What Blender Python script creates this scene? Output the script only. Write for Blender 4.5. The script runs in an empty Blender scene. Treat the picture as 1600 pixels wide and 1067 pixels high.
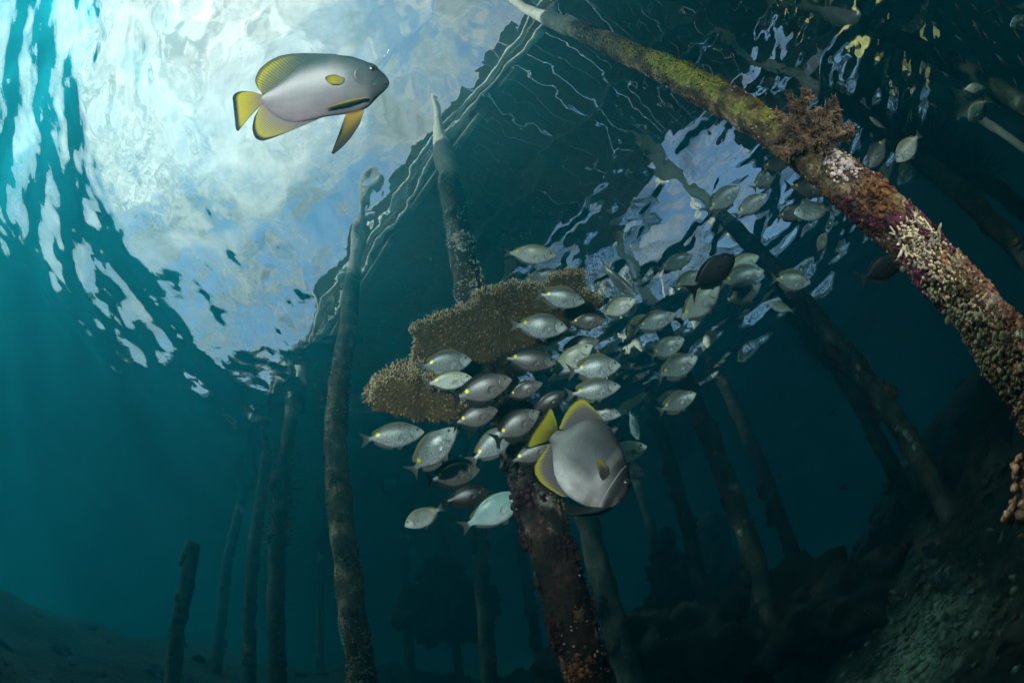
import bpy, bmesh, math, random
import numpy as np
from mathutils import Vector, Matrix, noise

# ---------------------------------------------------------------- camera, world, sun, strobes, exposure
SC = bpy.context.scene
COL = SC.collection
random.seed(7)
rng = np.random.default_rng(11)

CAM = Vector((0.0, 0.0, -4.0))            # 4 m under the water surface (z = 0)
FISH_F = 17.0                             # equisolid fisheye, mm on a 36 mm wide sensor
ROT = Matrix(((0.975312, 0.220830, 0.0), (0.157970, -0.697686, -0.698770), (-0.154309, 0.681519, -0.715347)))
cam_d = bpy.data.cameras.new('camera')
cam_d.type = 'PANO'
cam_d.panorama_type = 'FISHEYE_EQUISOLID'
cam_d.fisheye_lens = FISH_F
cam_d.fisheye_fov = math.radians(180)
cam_d.sensor_width = 36.0
cam_d.sensor_fit = 'HORIZONTAL'
cam_d.clip_start = 0.02
cam_d.clip_end = 400
cam = bpy.data.objects.new('camera', cam_d)
cam.matrix_world = Matrix.Translation(CAM) @ ROT.to_4x4()
COL.objects.link(cam)
SC.camera = cam

SUN_AZ, SUN_EL = -112.0, 50.0             # azimuth clockwise from +Y, in degrees
sun_dir = Vector((math.sin(math.radians(SUN_AZ)) * math.cos(math.radians(SUN_EL)),
                  math.cos(math.radians(SUN_AZ)) * math.cos(math.radians(SUN_EL)), math.sin(math.radians(SUN_EL))))
world = bpy.data.worlds.new('World')
SC.world = world
world.use_nodes = True

def nodes_of(tree):
    tree.nodes.clear()
    def N(kind, **kw):
        n = tree.nodes.new(kind)
        for k, v in kw.items():
            if k.startswith('i_'):
                key = k[2:]
                n.inputs[int(key) if key.isdigit() else key.replace('_', ' ')].default_value = v
            else:
                setattr(n, k, v)
        return n
    def L(a, b): tree.links.new(a, b)
    return N, L

N, L = nodes_of(world.node_tree)
sky = N('ShaderNodeTexSky', sky_type='NISHITA', sun_disc=False, sun_elevation=math.radians(SUN_EL),
        sun_rotation=math.radians(SUN_AZ), air_density=1.0, dust_density=0.4, ozone_density=3.0)
tc = N('ShaderNodeTexCoord')
# cloud sheet: direction projected on a flat layer, so that the clouds shrink towards the horizon
sep = N('ShaderNodeSeparateXYZ'); L(tc.outputs['Generated'], sep.inputs[0])
zc = N('ShaderNodeMath', operation='MAXIMUM', i_1=0.12); L(sep.outputs['Z'], zc.inputs[0])
proj_ = N('ShaderNodeVectorMath', operation='DIVIDE'); L(tc.outputs['Generated'], proj_.inputs[0])
cz = N('ShaderNodeCombineXYZ'); L(zc.outputs[0], cz.inputs[0]); L(zc.outputs[0], cz.inputs[1]); L(zc.outputs[0], cz.inputs[2])
L(cz.outputs[0], proj_.inputs[1])
cl = N('ShaderNodeTexNoise', i_Scale=3.0, i_Detail=10.0, i_Roughness=0.66, i_Distortion=0.35); L(proj_.outputs[0], cl.inputs['Vector'])
clr = N('ShaderNodeValToRGB'); clr.color_ramp.elements[0].position = 0.45; clr.color_ramp.elements[1].position = 0.55
L(cl.outputs['Fac'], clr.inputs[0])
dot = N('ShaderNodeVectorMath', operation='DOT_PRODUCT'); L(tc.outputs['Generated'], dot.inputs[0]); dot.inputs[1].default_value = sun_dir
glow = N('ShaderNodeMapRange', i_1=0.72, i_2=1.0, i_3=0.0, i_4=1.0, interpolation_type='SMOOTHSTEP'); L(dot.outputs['Value'], glow.inputs[0])
cloud_str = N('ShaderNodeMath', operation='MULTIPLY_ADD', i_1=0.85, i_2=0.38); L(glow.outputs[0], cloud_str.inputs[0])
wide = N('ShaderNodeMapRange', i_1=-0.3, i_2=0.6, i_3=0.30, i_4=0.75); L(dot.outputs['Value'], wide.inputs[0])
cmask = N('ShaderNodeMath', operation='MULTIPLY'); L(clr.outputs[0], cmask.inputs[0]); L(wide.outputs[0], cmask.inputs[1])
veil = N('ShaderNodeMapRange', i_1=-0.1, i_2=0.8, i_3=0.0, i_4=0.24); L(dot.outputs['Value'], veil.inputs[0])
veil2 = N('ShaderNodeMath', operation='ADD'); L(veil.outputs[0], veil2.inputs[0]); L(cmask.outputs[0], veil2.inputs[1])
cmix = N('ShaderNodeMath', operation='MULTIPLY_ADD', i_1=0.70, use_clamp=True); L(glow.outputs[0], cmix.inputs[0]); L(veil2.outputs[0], cmix.inputs[2])
cn2 = N('ShaderNodeTexNoise', i_Scale=5.5, i_Detail=8.0, i_Roughness=0.62, i_Distortion=0.8); L(proj_.outputs[0], cn2.inputs['Vector'])
cvar = N('ShaderNodeMapRange', i_1=0.36, i_2=0.64, i_3=0.55, i_4=1.35); L(cn2.outputs['Fac'], cvar.inputs[0])
cloud_b = N('ShaderNodeMath', operation='MULTIPLY'); L(cloud_str.outputs[0], cloud_b.inputs[0]); L(cvar.outputs[0], cloud_b.inputs[1])
bg1 = N('ShaderNodeBackground', i_Strength=0.145); L(sky.outputs[0], bg1.inputs[0])
bg2 = N('ShaderNodeBackground', i_Color=(1.0, 0.90, 0.84, 1)); L(cloud_b.outputs[0], bg2.inputs[1])
mx = N('ShaderNodeMixShader'); L(cmix.outputs[0], mx.inputs[0]); L(bg1.outputs[0], mx.inputs[1]); L(bg2.outputs[0], mx.inputs[2])
wo = N('ShaderNodeOutputWorld'); L(mx.outputs[0], wo.inputs[0])

sun_l = bpy.data.lights.new('sun', 'SUN')
sun_l.energy = 5.0; sun_l.angle = math.radians(0.5); sun_l.color = (1.0, 0.95, 0.86)
sun_o = bpy.data.objects.new('sun', sun_l); COL.objects.link(sun_o)
sun_o.rotation_euler = sun_dir.to_track_quat('Z', 'Y').to_euler()

SC.view_settings.view_transform = 'Standard'
SC.view_settings.look = 'None'
SC.view_settings.gamma = 1.0
SC.view_settings.exposure = 0.38
SC.view_settings.use_curve_mapping = False

cy = SC.cycles
cy.use_denoising = True
cy.denoiser = 'OPENIMAGEDENOISE'
cy.use_adaptive_sampling = False
cy.max_bounces = 8; cy.diffuse_bounces = 2; cy.glossy_bounces = 3; cy.transmission_bounces = 4
cy.volume_bounces = 2; cy.transparent_max_bounces = 8
cy.sample_clamp_indirect = 4.0
cy.caustics_refractive = True; cy.caustics_reflective = False

# ---------------------------------------------------------------- helpers
def ray(px, py):
    """Direction in the world of a pixel of the 1600 x 1067 photograph."""
    x = (px - 800) * 36 / 1600; y = (533.5 - py) * 36 / 1600
    r = math.hypot(x, y)
    if r < 1e-9: return ROT @ Vector((0, 0, -1))
    th = 2 * math.asin(r / (2 * FISH_F)); s = math.sin(th) / r
    return ROT @ Vector((x * s, y * s, -math.cos(th)))
def at(px, py, dist): return CAM + ray(px, py) * dist
def at_r(px, py, r):
    d = ray(px, py); return CAM + d * (r / math.hypot(d.x, d.y))

def tag(o, label=None, cat=None, group=None, kind=None):
    if label: o['label'] = label
    if cat: o['category'] = cat
    if group: o['group'] = group
    if kind: o['kind'] = kind
    return o

def mesh_obj(name, verts, faces, mat=None, parent=None, smooth=True):
    me = bpy.data.meshes.new(name)
    me.from_pydata([tuple(v) for v in verts], [], faces)
    me.update()
    if smooth: me.polygons.foreach_set('use_smooth', [True] * len(me.polygons))
    if mat is not None: me.materials.append(mat)
    o = bpy.data.objects.new(name, me); COL.objects.link(o)
    if parent is not None: o.parent = parent
    return o

def grid_faces(nu, nv, wrap_v=False, off=0):
    f = []
    for i in range(nu - 1):
        for j in range(nv if wrap_v else nv - 1):
            k = (j + 1) % nv
            f.append((off + i * nv + j, off + i * nv + k, off + (i + 1) * nv + k, off + (i + 1) * nv + j))
    return f

def empty(name, loc=(0, 0, 0)):
    o = bpy.data.objects.new(name, None); COL.objects.link(o); o.location = loc
    o.empty_display_size = 0.1
    return o

def box_geo(c, ux, uy, uz):
    """Box with centre c and half-axis vectors."""
    c = Vector(c); v = []
    for sx in (-1, 1):
        for sy in (-1, 1):
            for sz in (-1, 1): v.append(c + ux * sx + uy * sy + uz * sz)
    return v, [(0, 1, 3, 2), (4, 6, 7, 5), (0, 4, 5, 1), (2, 3, 7, 6), (0, 2, 6, 4), (1, 5, 7, 3)]

def new_mat(name):
    m = bpy.data.materials.new(name); m.use_nodes = True
    N, L = nodes_of(m.node_tree)
    out = N('ShaderNodeOutputMaterial')
    return m, N, L, out

def ramp(N, stops, interp='LINEAR'):
    r = N('ShaderNodeValToRGB'); cr = r.color_ramp; cr.interpolation = interp
    while len(cr.elements) < len(stops): cr.elements.new(0.5)
    for e, (p, c) in zip(cr.elements, stops):
        e.position = p; e.color = (*c, 1) if len(c) == 3 else c
    return r

# ---------------------------------------------------------------- water: surface sheet and the water body (haze)
def wave_z(x, y):
    z = np.zeros_like(x)
    chop = np.clip((x * .683 + y * .73 - 1.6) / 2.2, 0, 1)          # choppier on the shore side of the pier
    g = np.random.default_rng(5)
    for lam, slope, n in ((2.6, .045, 8), (1.3, .062, 12), (0.62, .085, 16), (0.30, .055, 18), (0.15, .045, 22)):
        for k in range(n):
            l = lam * g.uniform(.75, 1.35); kk = 2 * math.pi / l
            a = g.normal(0.7, 0.75); ph = g.uniform(0, 6.28)
            arg = kk * (x * math.cos(a) + y * math.sin(a)) + ph
            z += slope / kk * math.sqrt(2.0 / n) * (1 + (1.1 * chop if lam < 1 else 0)) * (np.sin(arg) + 0.18 * np.sin(2 * arg + .6))
    return z
radii = [0.03 * i for i in range(1, 210)]
while radii[-1] < 70: radii.append(radii[-1] * 1.045 + .01)
nr, na = len(radii), 640
rr = np.array(radii)[:, None]; aa = np.linspace(0, 2 * math.pi, na, endpoint=False)[None, :]
gx, gy = rr * np.cos(aa), rr * np.sin(aa)
gz = wave_z(gx, gy) * np.clip(1.2 - rr / 45, 0.1, 1)
vv = np.stack([gx, gy, gz], -1).reshape(-1, 3)
vv = np.vstack([vv, [[0, 0, float(wave_z(np.zeros(1), np.zeros(1))[0])]]])
ff = [tuple(reversed(f)) for f in grid_faces(nr, na, True)] + [(len(vv) - 1, j, (j + 1) % na) for j in range(na)]
m_water, N, L, out = new_mat('water_surface')
tcw = N('ShaderNodeTexCoord')
nz = N('ShaderNodeTexNoise', i_Scale=9.0, i_Detail=2.0, i_Roughness=.45, i_Distortion=.6); L(tcw.outputs['Object'], nz.inputs['Vector'])
bp = N('ShaderNodeBump', i_Strength=0.6, i_Distance=0.006); L(nz.outputs['Fac'], bp.inputs['Height'])
fr = N('ShaderNodeFresnel', i_IOR=1.333); L(bp.outputs[0], fr.inputs['Normal'])
rf = N('ShaderNodeBsdfRefraction', i_Roughness=0.0, i_IOR=1.333); L(bp.outputs[0], rf.inputs['Normal'])
tr = N('ShaderNodeBsdfTransparent')
gl = N('ShaderNodeBsdfGlossy', i_Roughness=0.0); L(bp.outputs[0], gl.inputs['Normal'])
# painted noise stands in for waves focusing sunlight: the share that passes straight through varies over the surface
cs = N('ShaderNodeTexNoise', i_Scale=0.95, i_Detail=2.5, i_Roughness=.55, i_Distortion=.8); L(tcw.outputs['Object'], cs.inputs['Vector'])
cr_ = ramp(N, [(.48, (.01, .01, .01)), (.66, (.60, .60, .60))]); L(cs.outputs['Fac'], cr_.inputs[0])
ma = N('ShaderNodeMixShader'); L(cr_.outputs[0], ma.inputs[0]); L(rf.outputs[0], ma.inputs[1]); L(tr.outputs[0], ma.inputs[2])
mb = N('ShaderNodeMixShader'); L(fr.outputs[0], mb.inputs[0]); L(ma.outputs[0], mb.inputs[1]); L(gl.outputs[0], mb.inputs[2])
L(mb.outputs[0], out.inputs['Surface'])
water = mesh_obj('water', vv, ff, m_water)
tag(water, 'rippled water surface seen from below with the sky showing through', kind='structure')

HZ = dict(density=0.16, color=(0.010, 0.275, 0.365), aniso=0.78)
m_haze, N, L, out = new_mat('water_haze')
pv = N('ShaderNodeVolumePrincipled', i_Density=HZ['density'], i_Anisotropy=HZ['aniso'], i_Color=(*HZ['color'], 1))
pv.inputs['Absorption Color'].default_value = (0, 0.27, 0.30, 1)   # red light is lost first
L(pv.outputs[0], out.inputs['Volume'])
hv, hf = box_geo((0, 0, -4.96), Vector((43, 0, 0)), Vector((0, 43, 0)), Vector((0, 0, 4.8)))
haze = mesh_obj('haze', hv, hf, m_haze, smooth=False)
tag(haze, 'hazy blue green sea water filling the scene', kind='stuff')
bm = bmesh.new(); bm.from_mesh(haze.data); bmesh.ops.recalc_face_normals(bm, faces=bm.faces); bm.to_mesh(haze.data); bm.free()

# photographer's two strobes, whose white light the photograph shows on the fish and the near posts
def strobe(loc, target, power, size, angle):
    l = bpy.data.lights.new('camera_strobe', 'SPOT'); l.energy = power; l.spot_size = math.radians(angle); l.spot_blend = 0.9
    l.shadow_soft_size = size; l.color = (1.0, 0.96, 0.92)
    o = bpy.data.objects.new('camera_strobe', l); COL.objects.link(o); o.location = loc
    o.rotation_euler = (Vector(loc) - Vector(target)).to_track_quat('Z', 'Y').to_euler()
strobe(CAM + Vector((-.50, -.50, .25)), at(840, 450, 2.0), 150, .06, 92)
strobe(CAM + Vector((.80, -.45, .40)), at(1385, 395, 2.0), 55, .05, 80)
# ---------------------------------------------------------------- seabed
def smooth(t): t = np.clip(t, 0, 1); return t * t * (3 - 2 * t)
#        az     r0   r1   el (deg) of the slope's top at r1
SIL = [(-180, 3.0, 14, 2), (-90, 3.0, 14, 2), (-68, 4.0, 13, 3.5), (-45, 4.0, 13, 7.0), (-25, 4.0, 12, 7), (-12, 4, 11, 6), (0, 3.5, 10, 5), (12, 3.5, 9, 5.5),
       (22, 3.0, 9, 5), (32, 2.5, 8, 5), (40, 2.0, 8, 9), (52, 1.8, 8, 11), (64, 1.6, 7, 11), (80, 1.6, 7, 10), (110, 2, 9, 12), (180, 3, 14, 2)]
S_az, S_r0, S_r1, S_el = (np.array(c, float) for c in zip(*SIL))
def fbm(x, y, seed, octaves=((.35, 3), (.8, 5), (2.0, 6), (4.5, 8))):
    g = np.random.default_rng(seed); z = np.zeros_like(x)
    for f, n in octaves:
        for _ in range(n):
            a = g.uniform(0, 6.28); k = 2 * math.pi * f * g.uniform(.7, 1.3)
            z += np.sin(k * (x * math.cos(a) + y * math.sin(a)) + g.uniform(0, 6.28) + 1.3 * np.sin(k * .6 * (y * math.cos(a) - x * math.sin(a)))) / (f * n) * .35
    return z
def ground_z(x, y):
    r = np.hypot(x, y); az = np.degrees(np.arctan2(x, y))
    r0, r1, el = (np.interp(az, S_az, s) for s in (S_r0, S_r1, S_el))
    zt = -4 + r1 * np.tan(np.radians(el))
    z = -5.05 + (zt + 5.05) * smooth((r - r0 * .4) / (r1 - r0 * .4)) + np.clip(r - r1, 0, 40) * .05
    z += fbm(x, y, 3) * .16 * np.clip(r / 3, .35, 1.4)
    return np.minimum(z, -.55)
radii = [0.0, .25]
while radii[-1] < 41: radii.append(radii[-1] * 1.022 + .012)
nr, na = len(radii), 420
rr = np.array(radii)[:, None]; aa = np.linspace(0, 2 * math.pi, na, endpoint=False)[None, :]
gx, gy = rr * np.sin(aa), rr * np.cos(aa)
vv = np.stack([gx, gy, ground_z(gx, gy)], -1).reshape(-1, 3)
def on_ground(px, py):
    d = ray(px, py)
    for i in range(20, 1200):
        q = CAM + d * (i * .02)
        if q.z < float(ground_z(np.array([q.x]), np.array([q.y]))[0]): break
    return q
LIT_PATCH = on_ground(1430, 1015)  # centre of a pool of sunlight, painted as a paler spot on the bed
m_bed, N, L, out = new_mat('reef_bed')
tcb = N('ShaderNodeTexCoord')
n1 = N('ShaderNodeTexNoise', i_Scale=1.7, i_Detail=8.0, i_Roughness=.65); L(tcb.outputs['Object'], n1.inputs['Vector'])
n2 = N('ShaderNodeTexNoise', i_Scale=14.0, i_Detail=6.0, i_Roughness=.7); L(tcb.outputs['Object'], n2.inputs['Vector'])
vo = N('ShaderNodeTexVoronoi', i_Scale=9.0); L(tcb.outputs['Object'], vo.inputs['Vector'])
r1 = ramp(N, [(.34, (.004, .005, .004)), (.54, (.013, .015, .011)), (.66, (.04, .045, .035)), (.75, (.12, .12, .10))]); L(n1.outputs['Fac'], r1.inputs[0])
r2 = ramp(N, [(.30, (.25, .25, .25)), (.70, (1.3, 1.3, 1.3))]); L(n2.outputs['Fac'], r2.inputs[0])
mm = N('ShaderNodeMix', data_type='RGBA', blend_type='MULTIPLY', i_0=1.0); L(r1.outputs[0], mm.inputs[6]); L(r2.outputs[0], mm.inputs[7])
b1 = N('ShaderNodeBump', i_Strength=1.0, i_Distance=.06); L(n2.outputs['Fac'], b1.inputs['Height'])
b2 = N('ShaderNodeBump', i_Strength=1.0, i_Distance=.05, invert=True); L(vo.outputs['Distance'], b2.inputs['Height']); L(b1.outputs[0], b2.inputs['Normal'])
bs = N('ShaderNodeBsdfPrincipled', i_Roughness=.95); sb = N('ShaderNodeVectorMath', operation='DISTANCE'); L(tcb.outputs['Object'], sb.inputs[0]); sb.inputs[1].default_value = LIT_PATCH
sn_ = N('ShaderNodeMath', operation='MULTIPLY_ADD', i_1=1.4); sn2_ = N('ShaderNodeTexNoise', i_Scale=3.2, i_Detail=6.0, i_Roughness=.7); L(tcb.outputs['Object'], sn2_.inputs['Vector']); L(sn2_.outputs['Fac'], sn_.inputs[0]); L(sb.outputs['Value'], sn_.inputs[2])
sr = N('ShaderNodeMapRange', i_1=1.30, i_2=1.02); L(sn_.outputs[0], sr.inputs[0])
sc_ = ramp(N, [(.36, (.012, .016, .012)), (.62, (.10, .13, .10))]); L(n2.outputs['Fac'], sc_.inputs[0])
sm = N('ShaderNodeMix', data_type='RGBA'); L(sr.outputs[0], sm.inputs[0]); L(mm.outputs[2], sm.inputs[6]); L(sc_.outputs[0], sm.inputs[7])  # mixes the painted pool of sunlight into the bed colour
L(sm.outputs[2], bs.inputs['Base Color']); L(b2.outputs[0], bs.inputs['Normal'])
bs.inputs['Specular IOR Level'].default_value = .1
L(bs.outputs[0], out.inputs['Surface'])
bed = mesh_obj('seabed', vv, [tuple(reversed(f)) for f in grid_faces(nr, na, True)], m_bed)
tag(bed, 'dark rubble seabed rising to a reef slope', kind='structure')

# ---------------------------------------------------------------- pier above the water
U = Vector((.73, -.683, 0)).normalized()      # along the pier
Nn = Vector((.683, .73, 0)).normalized()      # across it, away from the open water
def un(u, n, z=0): return U * u + Nn * n + Vector((0, 0, z))
def wood_mat(name, c0, c1, scale=1.0, rough=.8):
    m, N, L, out = new_mat(name)
    tcd = N('ShaderNodeTexCoord'); mp = N('ShaderNodeMapping'); mp.inputs['Scale'].default_value = (scale * 3, scale * 3, scale * 3)
    L(tcd.outputs['Object'], mp.inputs[0])
    w = N('ShaderNodeTexNoise', i_Scale=2.0, i_Detail=7.0, i_Roughness=.7, i_Distortion=1.2); L(mp.outputs[0], w.inputs['Vector'])
    r = ramp(N, [(.3, c0), (.7, c1)]); L(w.outputs['Fac'], r.inputs[0])
    b = N('ShaderNodeBump', i_Strength=.5, i_Distance=.01); L(w.outputs['Fac'], b.inputs['Height'])
    p = N('ShaderNodeBsdfPrincipled', i_Roughness=rough); L(r.outputs[0], p.inputs['Base Color']); L(b.outputs[0], p.inputs['Normal'])
    L(p.outputs[0], out.inputs['Surface'])
    return m
m_plank = wood_mat('weathered_planks', (.09, .075, .06), (.22, .19, .155))
m_beam = wood_mat('pale_timber', (.55, .52, .46), (.82, .79, .72))
DZ = 1.5
pier = empty('pier_deck', un(0, 2.7, DZ))
tag(pier, 'weathered plank deck of the pier above the water seen through the ripples', 'pier')
def part(name, geo, m, root, smooth=False):
    v, f = geo
    off = Vector(root.location)
    return mesh_obj(name, [Vector(p) - off for p in v], f, m, root, smooth)
plank_me = None
for i in range(-75, 55):
    u = i * .1985 + random.uniform(-.004, .004)
    wob = random.uniform(-.06, .06)
    if plank_me is None:
        o = part('plank', box_geo(un(0, 2.7, DZ + .02), U * .0945, Nn * 1.66, Vector((0, 0, .02))), m_plank, pier); plank_me = o.data
    else:
        o = bpy.data.objects.new('plank', plank_me); COL.objects.link(o); o.parent = pier
    o.location = U * u + Nn * wob
for n_ in (1.3, 2.7, 4.1):
    part('bearer', box_geo(un(-2, n_, DZ - .075), U * 13, Nn * .05, Vector((0, 0, .072))), m_plank, pier)
def tube_geo(p0, p1, r, seg=10, rings=2, wob=0.0, seed=0, caps=True):
    p0, p1 = Vector(p0), Vector(p1); ax = (p1 - p0).normalized()
    a = ax.orthogonal().normalized(); b = ax.cross(a)
    v, f = [], []
    for i in range(rings):
        t = i / (rings - 1); c = p0.lerp(p1, t)
        if wob: c = c + a * (noise.noise(Vector((t * 3 + seed, seed, 0))) * wob) + b * (noise.noise(Vector((t * 3 + seed, 5 + seed, 0))) * wob)
        for j in range(seg):
            an = 6.28318 * j / seg; v.append(c + (a * math.cos(an) + b * math.sin(an)) * r)
    f = [tuple(reversed(q)) for q in grid_faces(rings, seg, True)]
    if caps: f += [tuple(range(seg)), tuple((rings - 1) * seg + seg - 1 - j for j in range(seg))]
    return v, f
part('edge_rail', tube_geo(un(-15, 1.13, DZ - .42), un(11, 1.13, DZ - .42), .045, 10, 60, .10, 3), m_beam, pier, True)
part('edge_rail', tube_geo(un(-15, 1.30, DZ - .48), un(11, 1.22, DZ - .48), .04, 10, 60, .12, 9), m_beam, pier, True)
landing = empty('landing_platform', un(4, 4.8, DZ - .25))
tag(landing, 'small side landing of planks beside the pier deck', 'platform')
for i in range(16):
    part('plank', box_geo(un(1.2 + i * .42, 4.86, DZ - .20), U * .20, Nn * .50, Vector((0, 0, .02))), m_plank, landing)
for n_ in (4.5, 5.2): part('bearer', box_geo(un(4.3, n_, DZ - .30), U * 3.4, Nn * .05, Vector((0, 0, .07))), m_plank, landing)

# ---------------------------------------------------------------- posts
def post_mat(name, pale_top, cols, scale=1.0, lime=None, wood=1.0):
    """Encrusted timber; cols are the stops of the crust colours. Bare pale wood takes over near the waterline."""
    m, N, L, out = new_mat(name)
    g = N('ShaderNodeNewGeometry'); tcp = N('ShaderNodeTexCoord')
    n1 = N('ShaderNodeTexNoise', i_Scale=9 * scale, i_Detail=9.0, i_Roughness=.68); L(tcp.outputs['Object'], n1.inputs['Vector'])
    n2 = N('ShaderNodeTexNoise', i_Scale=45 * scale, i_Detail=5.0, i_Roughness=.7); L(tcp.outputs['Object'], n2.inputs['Vector'])
    r1 = ramp(N, cols); L(n1.outputs['Fac'], r1.inputs[0])
    r2 = ramp(N, [(.30, (.35, .35, .35)), (.68, (1.5, 1.5, 1.5))]); L(n2.outputs['Fac'], r2.inputs[0])
    mm = N('ShaderNodeMix', data_type='RGBA', blend_type='MULTIPLY', i_0=1.0); L(r1.outputs[0], mm.inputs[6]); L(r2.outputs[0], mm.inputs[7])
    col = mm.outputs[2]
    sep = N('ShaderNodeSeparateXYZ'); L(g.outputs['Position'], sep.inputs[0])
    zz = N('ShaderNodeMath', operation='MULTIPLY_ADD', i_1=.9); L(n1.outputs['Fac'], zz.inputs[0]); L(sep.outputs['Z'], zz.inputs[2])
    if lime:
        lo, hi, fac = lime
        ml = N('ShaderNodeMapRange', i_1=lo, i_2=hi, i_3=0, i_4=1); L(sep.outputs['Z'], ml.inputs[0])
        nl = N('ShaderNodeTexNoise', i_Scale=5.0, i_Detail=5.0); L(tcp.outputs['Object'], nl.inputs['Vector'])
        rl = ramp(N, [(.38, (0, 0, 0)), (.50, (1, 1, 1))]); L(nl.outputs['Fac'], rl.inputs[0])
        md = N('ShaderNodeMapRange', i_1=hi + 1.15, i_2=hi + .75, i_3=0, i_4=1); L(sep.outputs['Z'], md.inputs[0])
        sd_ = N('ShaderNodeVectorMath', operation='DOT_PRODUCT'); L(g.outputs['Normal'], sd_.inputs[0]); sd_.inputs[1].default_value = (.5, -.87, 0)
        ms_ = N('ShaderNodeMapRange', i_1=-.55, i_2=-.1, i_3=0, i_4=1); L(sd_.outputs['Value'], ms_.inputs[0])
        m3 = N('ShaderNodeMath', operation='MULTIPLY'); L(md.outputs[0], m3.inputs[0]); L(ms_.outputs[0], m3.inputs[1])
        m4 = N('ShaderNodeMath', operation='MULTIPLY'); L(m3.outputs[0], m4.inputs[0]); L(ml.outputs[0], m4.inputs[1])
        fm = N('ShaderNodeMath', operation='MULTIPLY'); L(m4.outputs[0], fm.inputs[0]); L(rl.outputs[0], fm.inputs[1])
        fm2 = N('ShaderNodeMath', operation='MULTIPLY', i_1=fac); L(fm.outputs[0], fm2.inputs[0])
        lm = N('ShaderNodeMix', data_type='RGBA'); L(fm2.outputs[0], lm.inputs[0]); L(col, lm.inputs[6])
        lcol = ramp(N, [(.32, (.05, .05, .010)), (.50, (.20, .20, .014)), (.68, (.48, .44, .03))]); L(n2.outputs['Fac'], lcol.inputs[0]); L(lcol.outputs[0], lm.inputs[7])
        col = lm.outputs[2]
    top = N('ShaderNodeMapRange', i_1=pale_top + .30, i_2=pale_top + .55, i_3=0, i_4=1); L(zz.outputs[0], top.inputs[0])
    wd = ramp(N, [(.3, tuple(c * wood for c in (.36, .33, .26))), (.7, tuple(c * wood for c in (.66, .62, .52)))]); L(n1.outputs['Fac'], wd.inputs[0])
    tm = N('ShaderNodeMix', data_type='RGBA'); L(top.outputs[0], tm.inputs[0]); L(col, tm.inputs[6]); L(wd.outputs[0], tm.inputs[7])
    b1 = N('ShaderNodeBump', i_Strength=.9, i_Distance=.012); L(n2.outputs['Fac'], b1.inputs['Height'])
    b2 = N('ShaderNodeBump', i_Strength=.8, i_Distance=.03); L(n1.outputs['Fac'], b2.inputs['Height']); L(b1.outputs[0], b2.inputs['Normal'])
    p = N('ShaderNodeBsdfPrincipled', i_Roughness=.9); L(tm.outputs[2], p.inputs['Base Color']); L(b2.outputs[0], p.inputs['Normal'])
    p.inputs['Specular IOR Level'].default_value = .15
    L(p.outputs[0], out.inputs['Surface'])
    return m
m_post_left = post_mat('post_crust_ochre', .05, [(.30, (.012, .011, .008)), (.45, (.05, .045, .025)), (.56, (.12, .10, .05)), (.68, (.33, .30, .22))], wood=.5)
m_post_mid = post_mat('post_crust_dark', -.80, [(.36, (.006, .004, .005)), (.50, (.018, .010, .009)), (.58, (.04, .024, .016)), (.63, (.16, .14, .12)), (.72, (.34, .31, .28))], .9)
m_post_right = post_mat('post_crust_colour', -.70, [(.34, (.010, .006, .007)), (.45, (.045, .022, .018)), (.53, (.12, .078, .035)), (.60, (.22, .15, .09)), (.70, (.45, .37, .29))], 1.1, (-3.05, -2.6, .95))
m_post_far = post_mat('post_crust_far', .05, [(.30, (.010, .012, .010)), (.50, (.035, .036, .026)), (.64, (.08, .08, .06)), (.70, (.22, .22, .18))], .6)

class Post: pass
POSTS = []
def post(label, m, top, bot, rad, ztop=DZ, group=None, seg=20, rings=120, rough=.25, bend=.05, seed=0, flare=0.0, lumps=6):
    """top, bot: two points of the axis; extended up to ztop and down into the seabed."""
    top, bot = Vector(top), Vector(bot)
    d = (top - bot) / (top.z - bot.z)
    a = bot + d * (ztop - bot.z)
    zb = float(ground_z(np.array([bot.x]), np.array([bot.y]))[0]) - .25
    zb = min(zb, bot.z - .2)
    b = bot + d * (zb - bot.z)
    root = empty('pier_post', b)
    tag(root, label, 'post', group)
    P = Post(); P.root = root; P.a = a; P.b = b; P.rad = rad; P.seed = seed
    ax = (a - b).normalized(); s = ax.orthogonal().normalized(); t = ax.cross(s)
    P.s, P.t, P.ax = s, t, ax
    def centre(k):
        c = b.lerp(a, k)
        e = math.sin(math.pi * k)
        return c + s * (noise.noise(Vector((k * 3.1, seed * 7.3, 1))) * bend * e) + t * (noise.noise(Vector((k * 3.1, seed * 7.3, 9))) * bend * e)
    P.centre = centre
    v = []
    for i in range(rings):
        k = i / (rings - 1); c = centre(k)
        air = 1 if c.z < -.25 else max(.15, 1 - (c.z + .25) / .3)
        for j in range(seg):
            an = 6.28318 * j / seg; dr = s * math.cos(an) + t * math.sin(an)
            q = c + dr * rad
            n_ = noise.noise(q * 5.0 + Vector((seed * 3, 0, 0))) * .55 + noise.noise(q * 13) * .45 + noise.noise(q * 31) * .25
            v.append(c + dr * rad * (1 if c.z < -.1 else max(.75, 1 - (c.z + .1) * .8)) + dr * rad * (n_ * rough * air + flare * (1 - k)) - b)
    f = [tuple(reversed(q)) for q in grid_faces(rings, seg, True)]
    f += [tuple(range(seg)), tuple((rings - 1) * seg + seg - 1 - j for j in range(seg))]
    f = [tuple(reversed(q)) for q in f]
    P.trunk = mesh_obj('trunk', v, f, m, root)
    POSTS.append(P)
    return P

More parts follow.
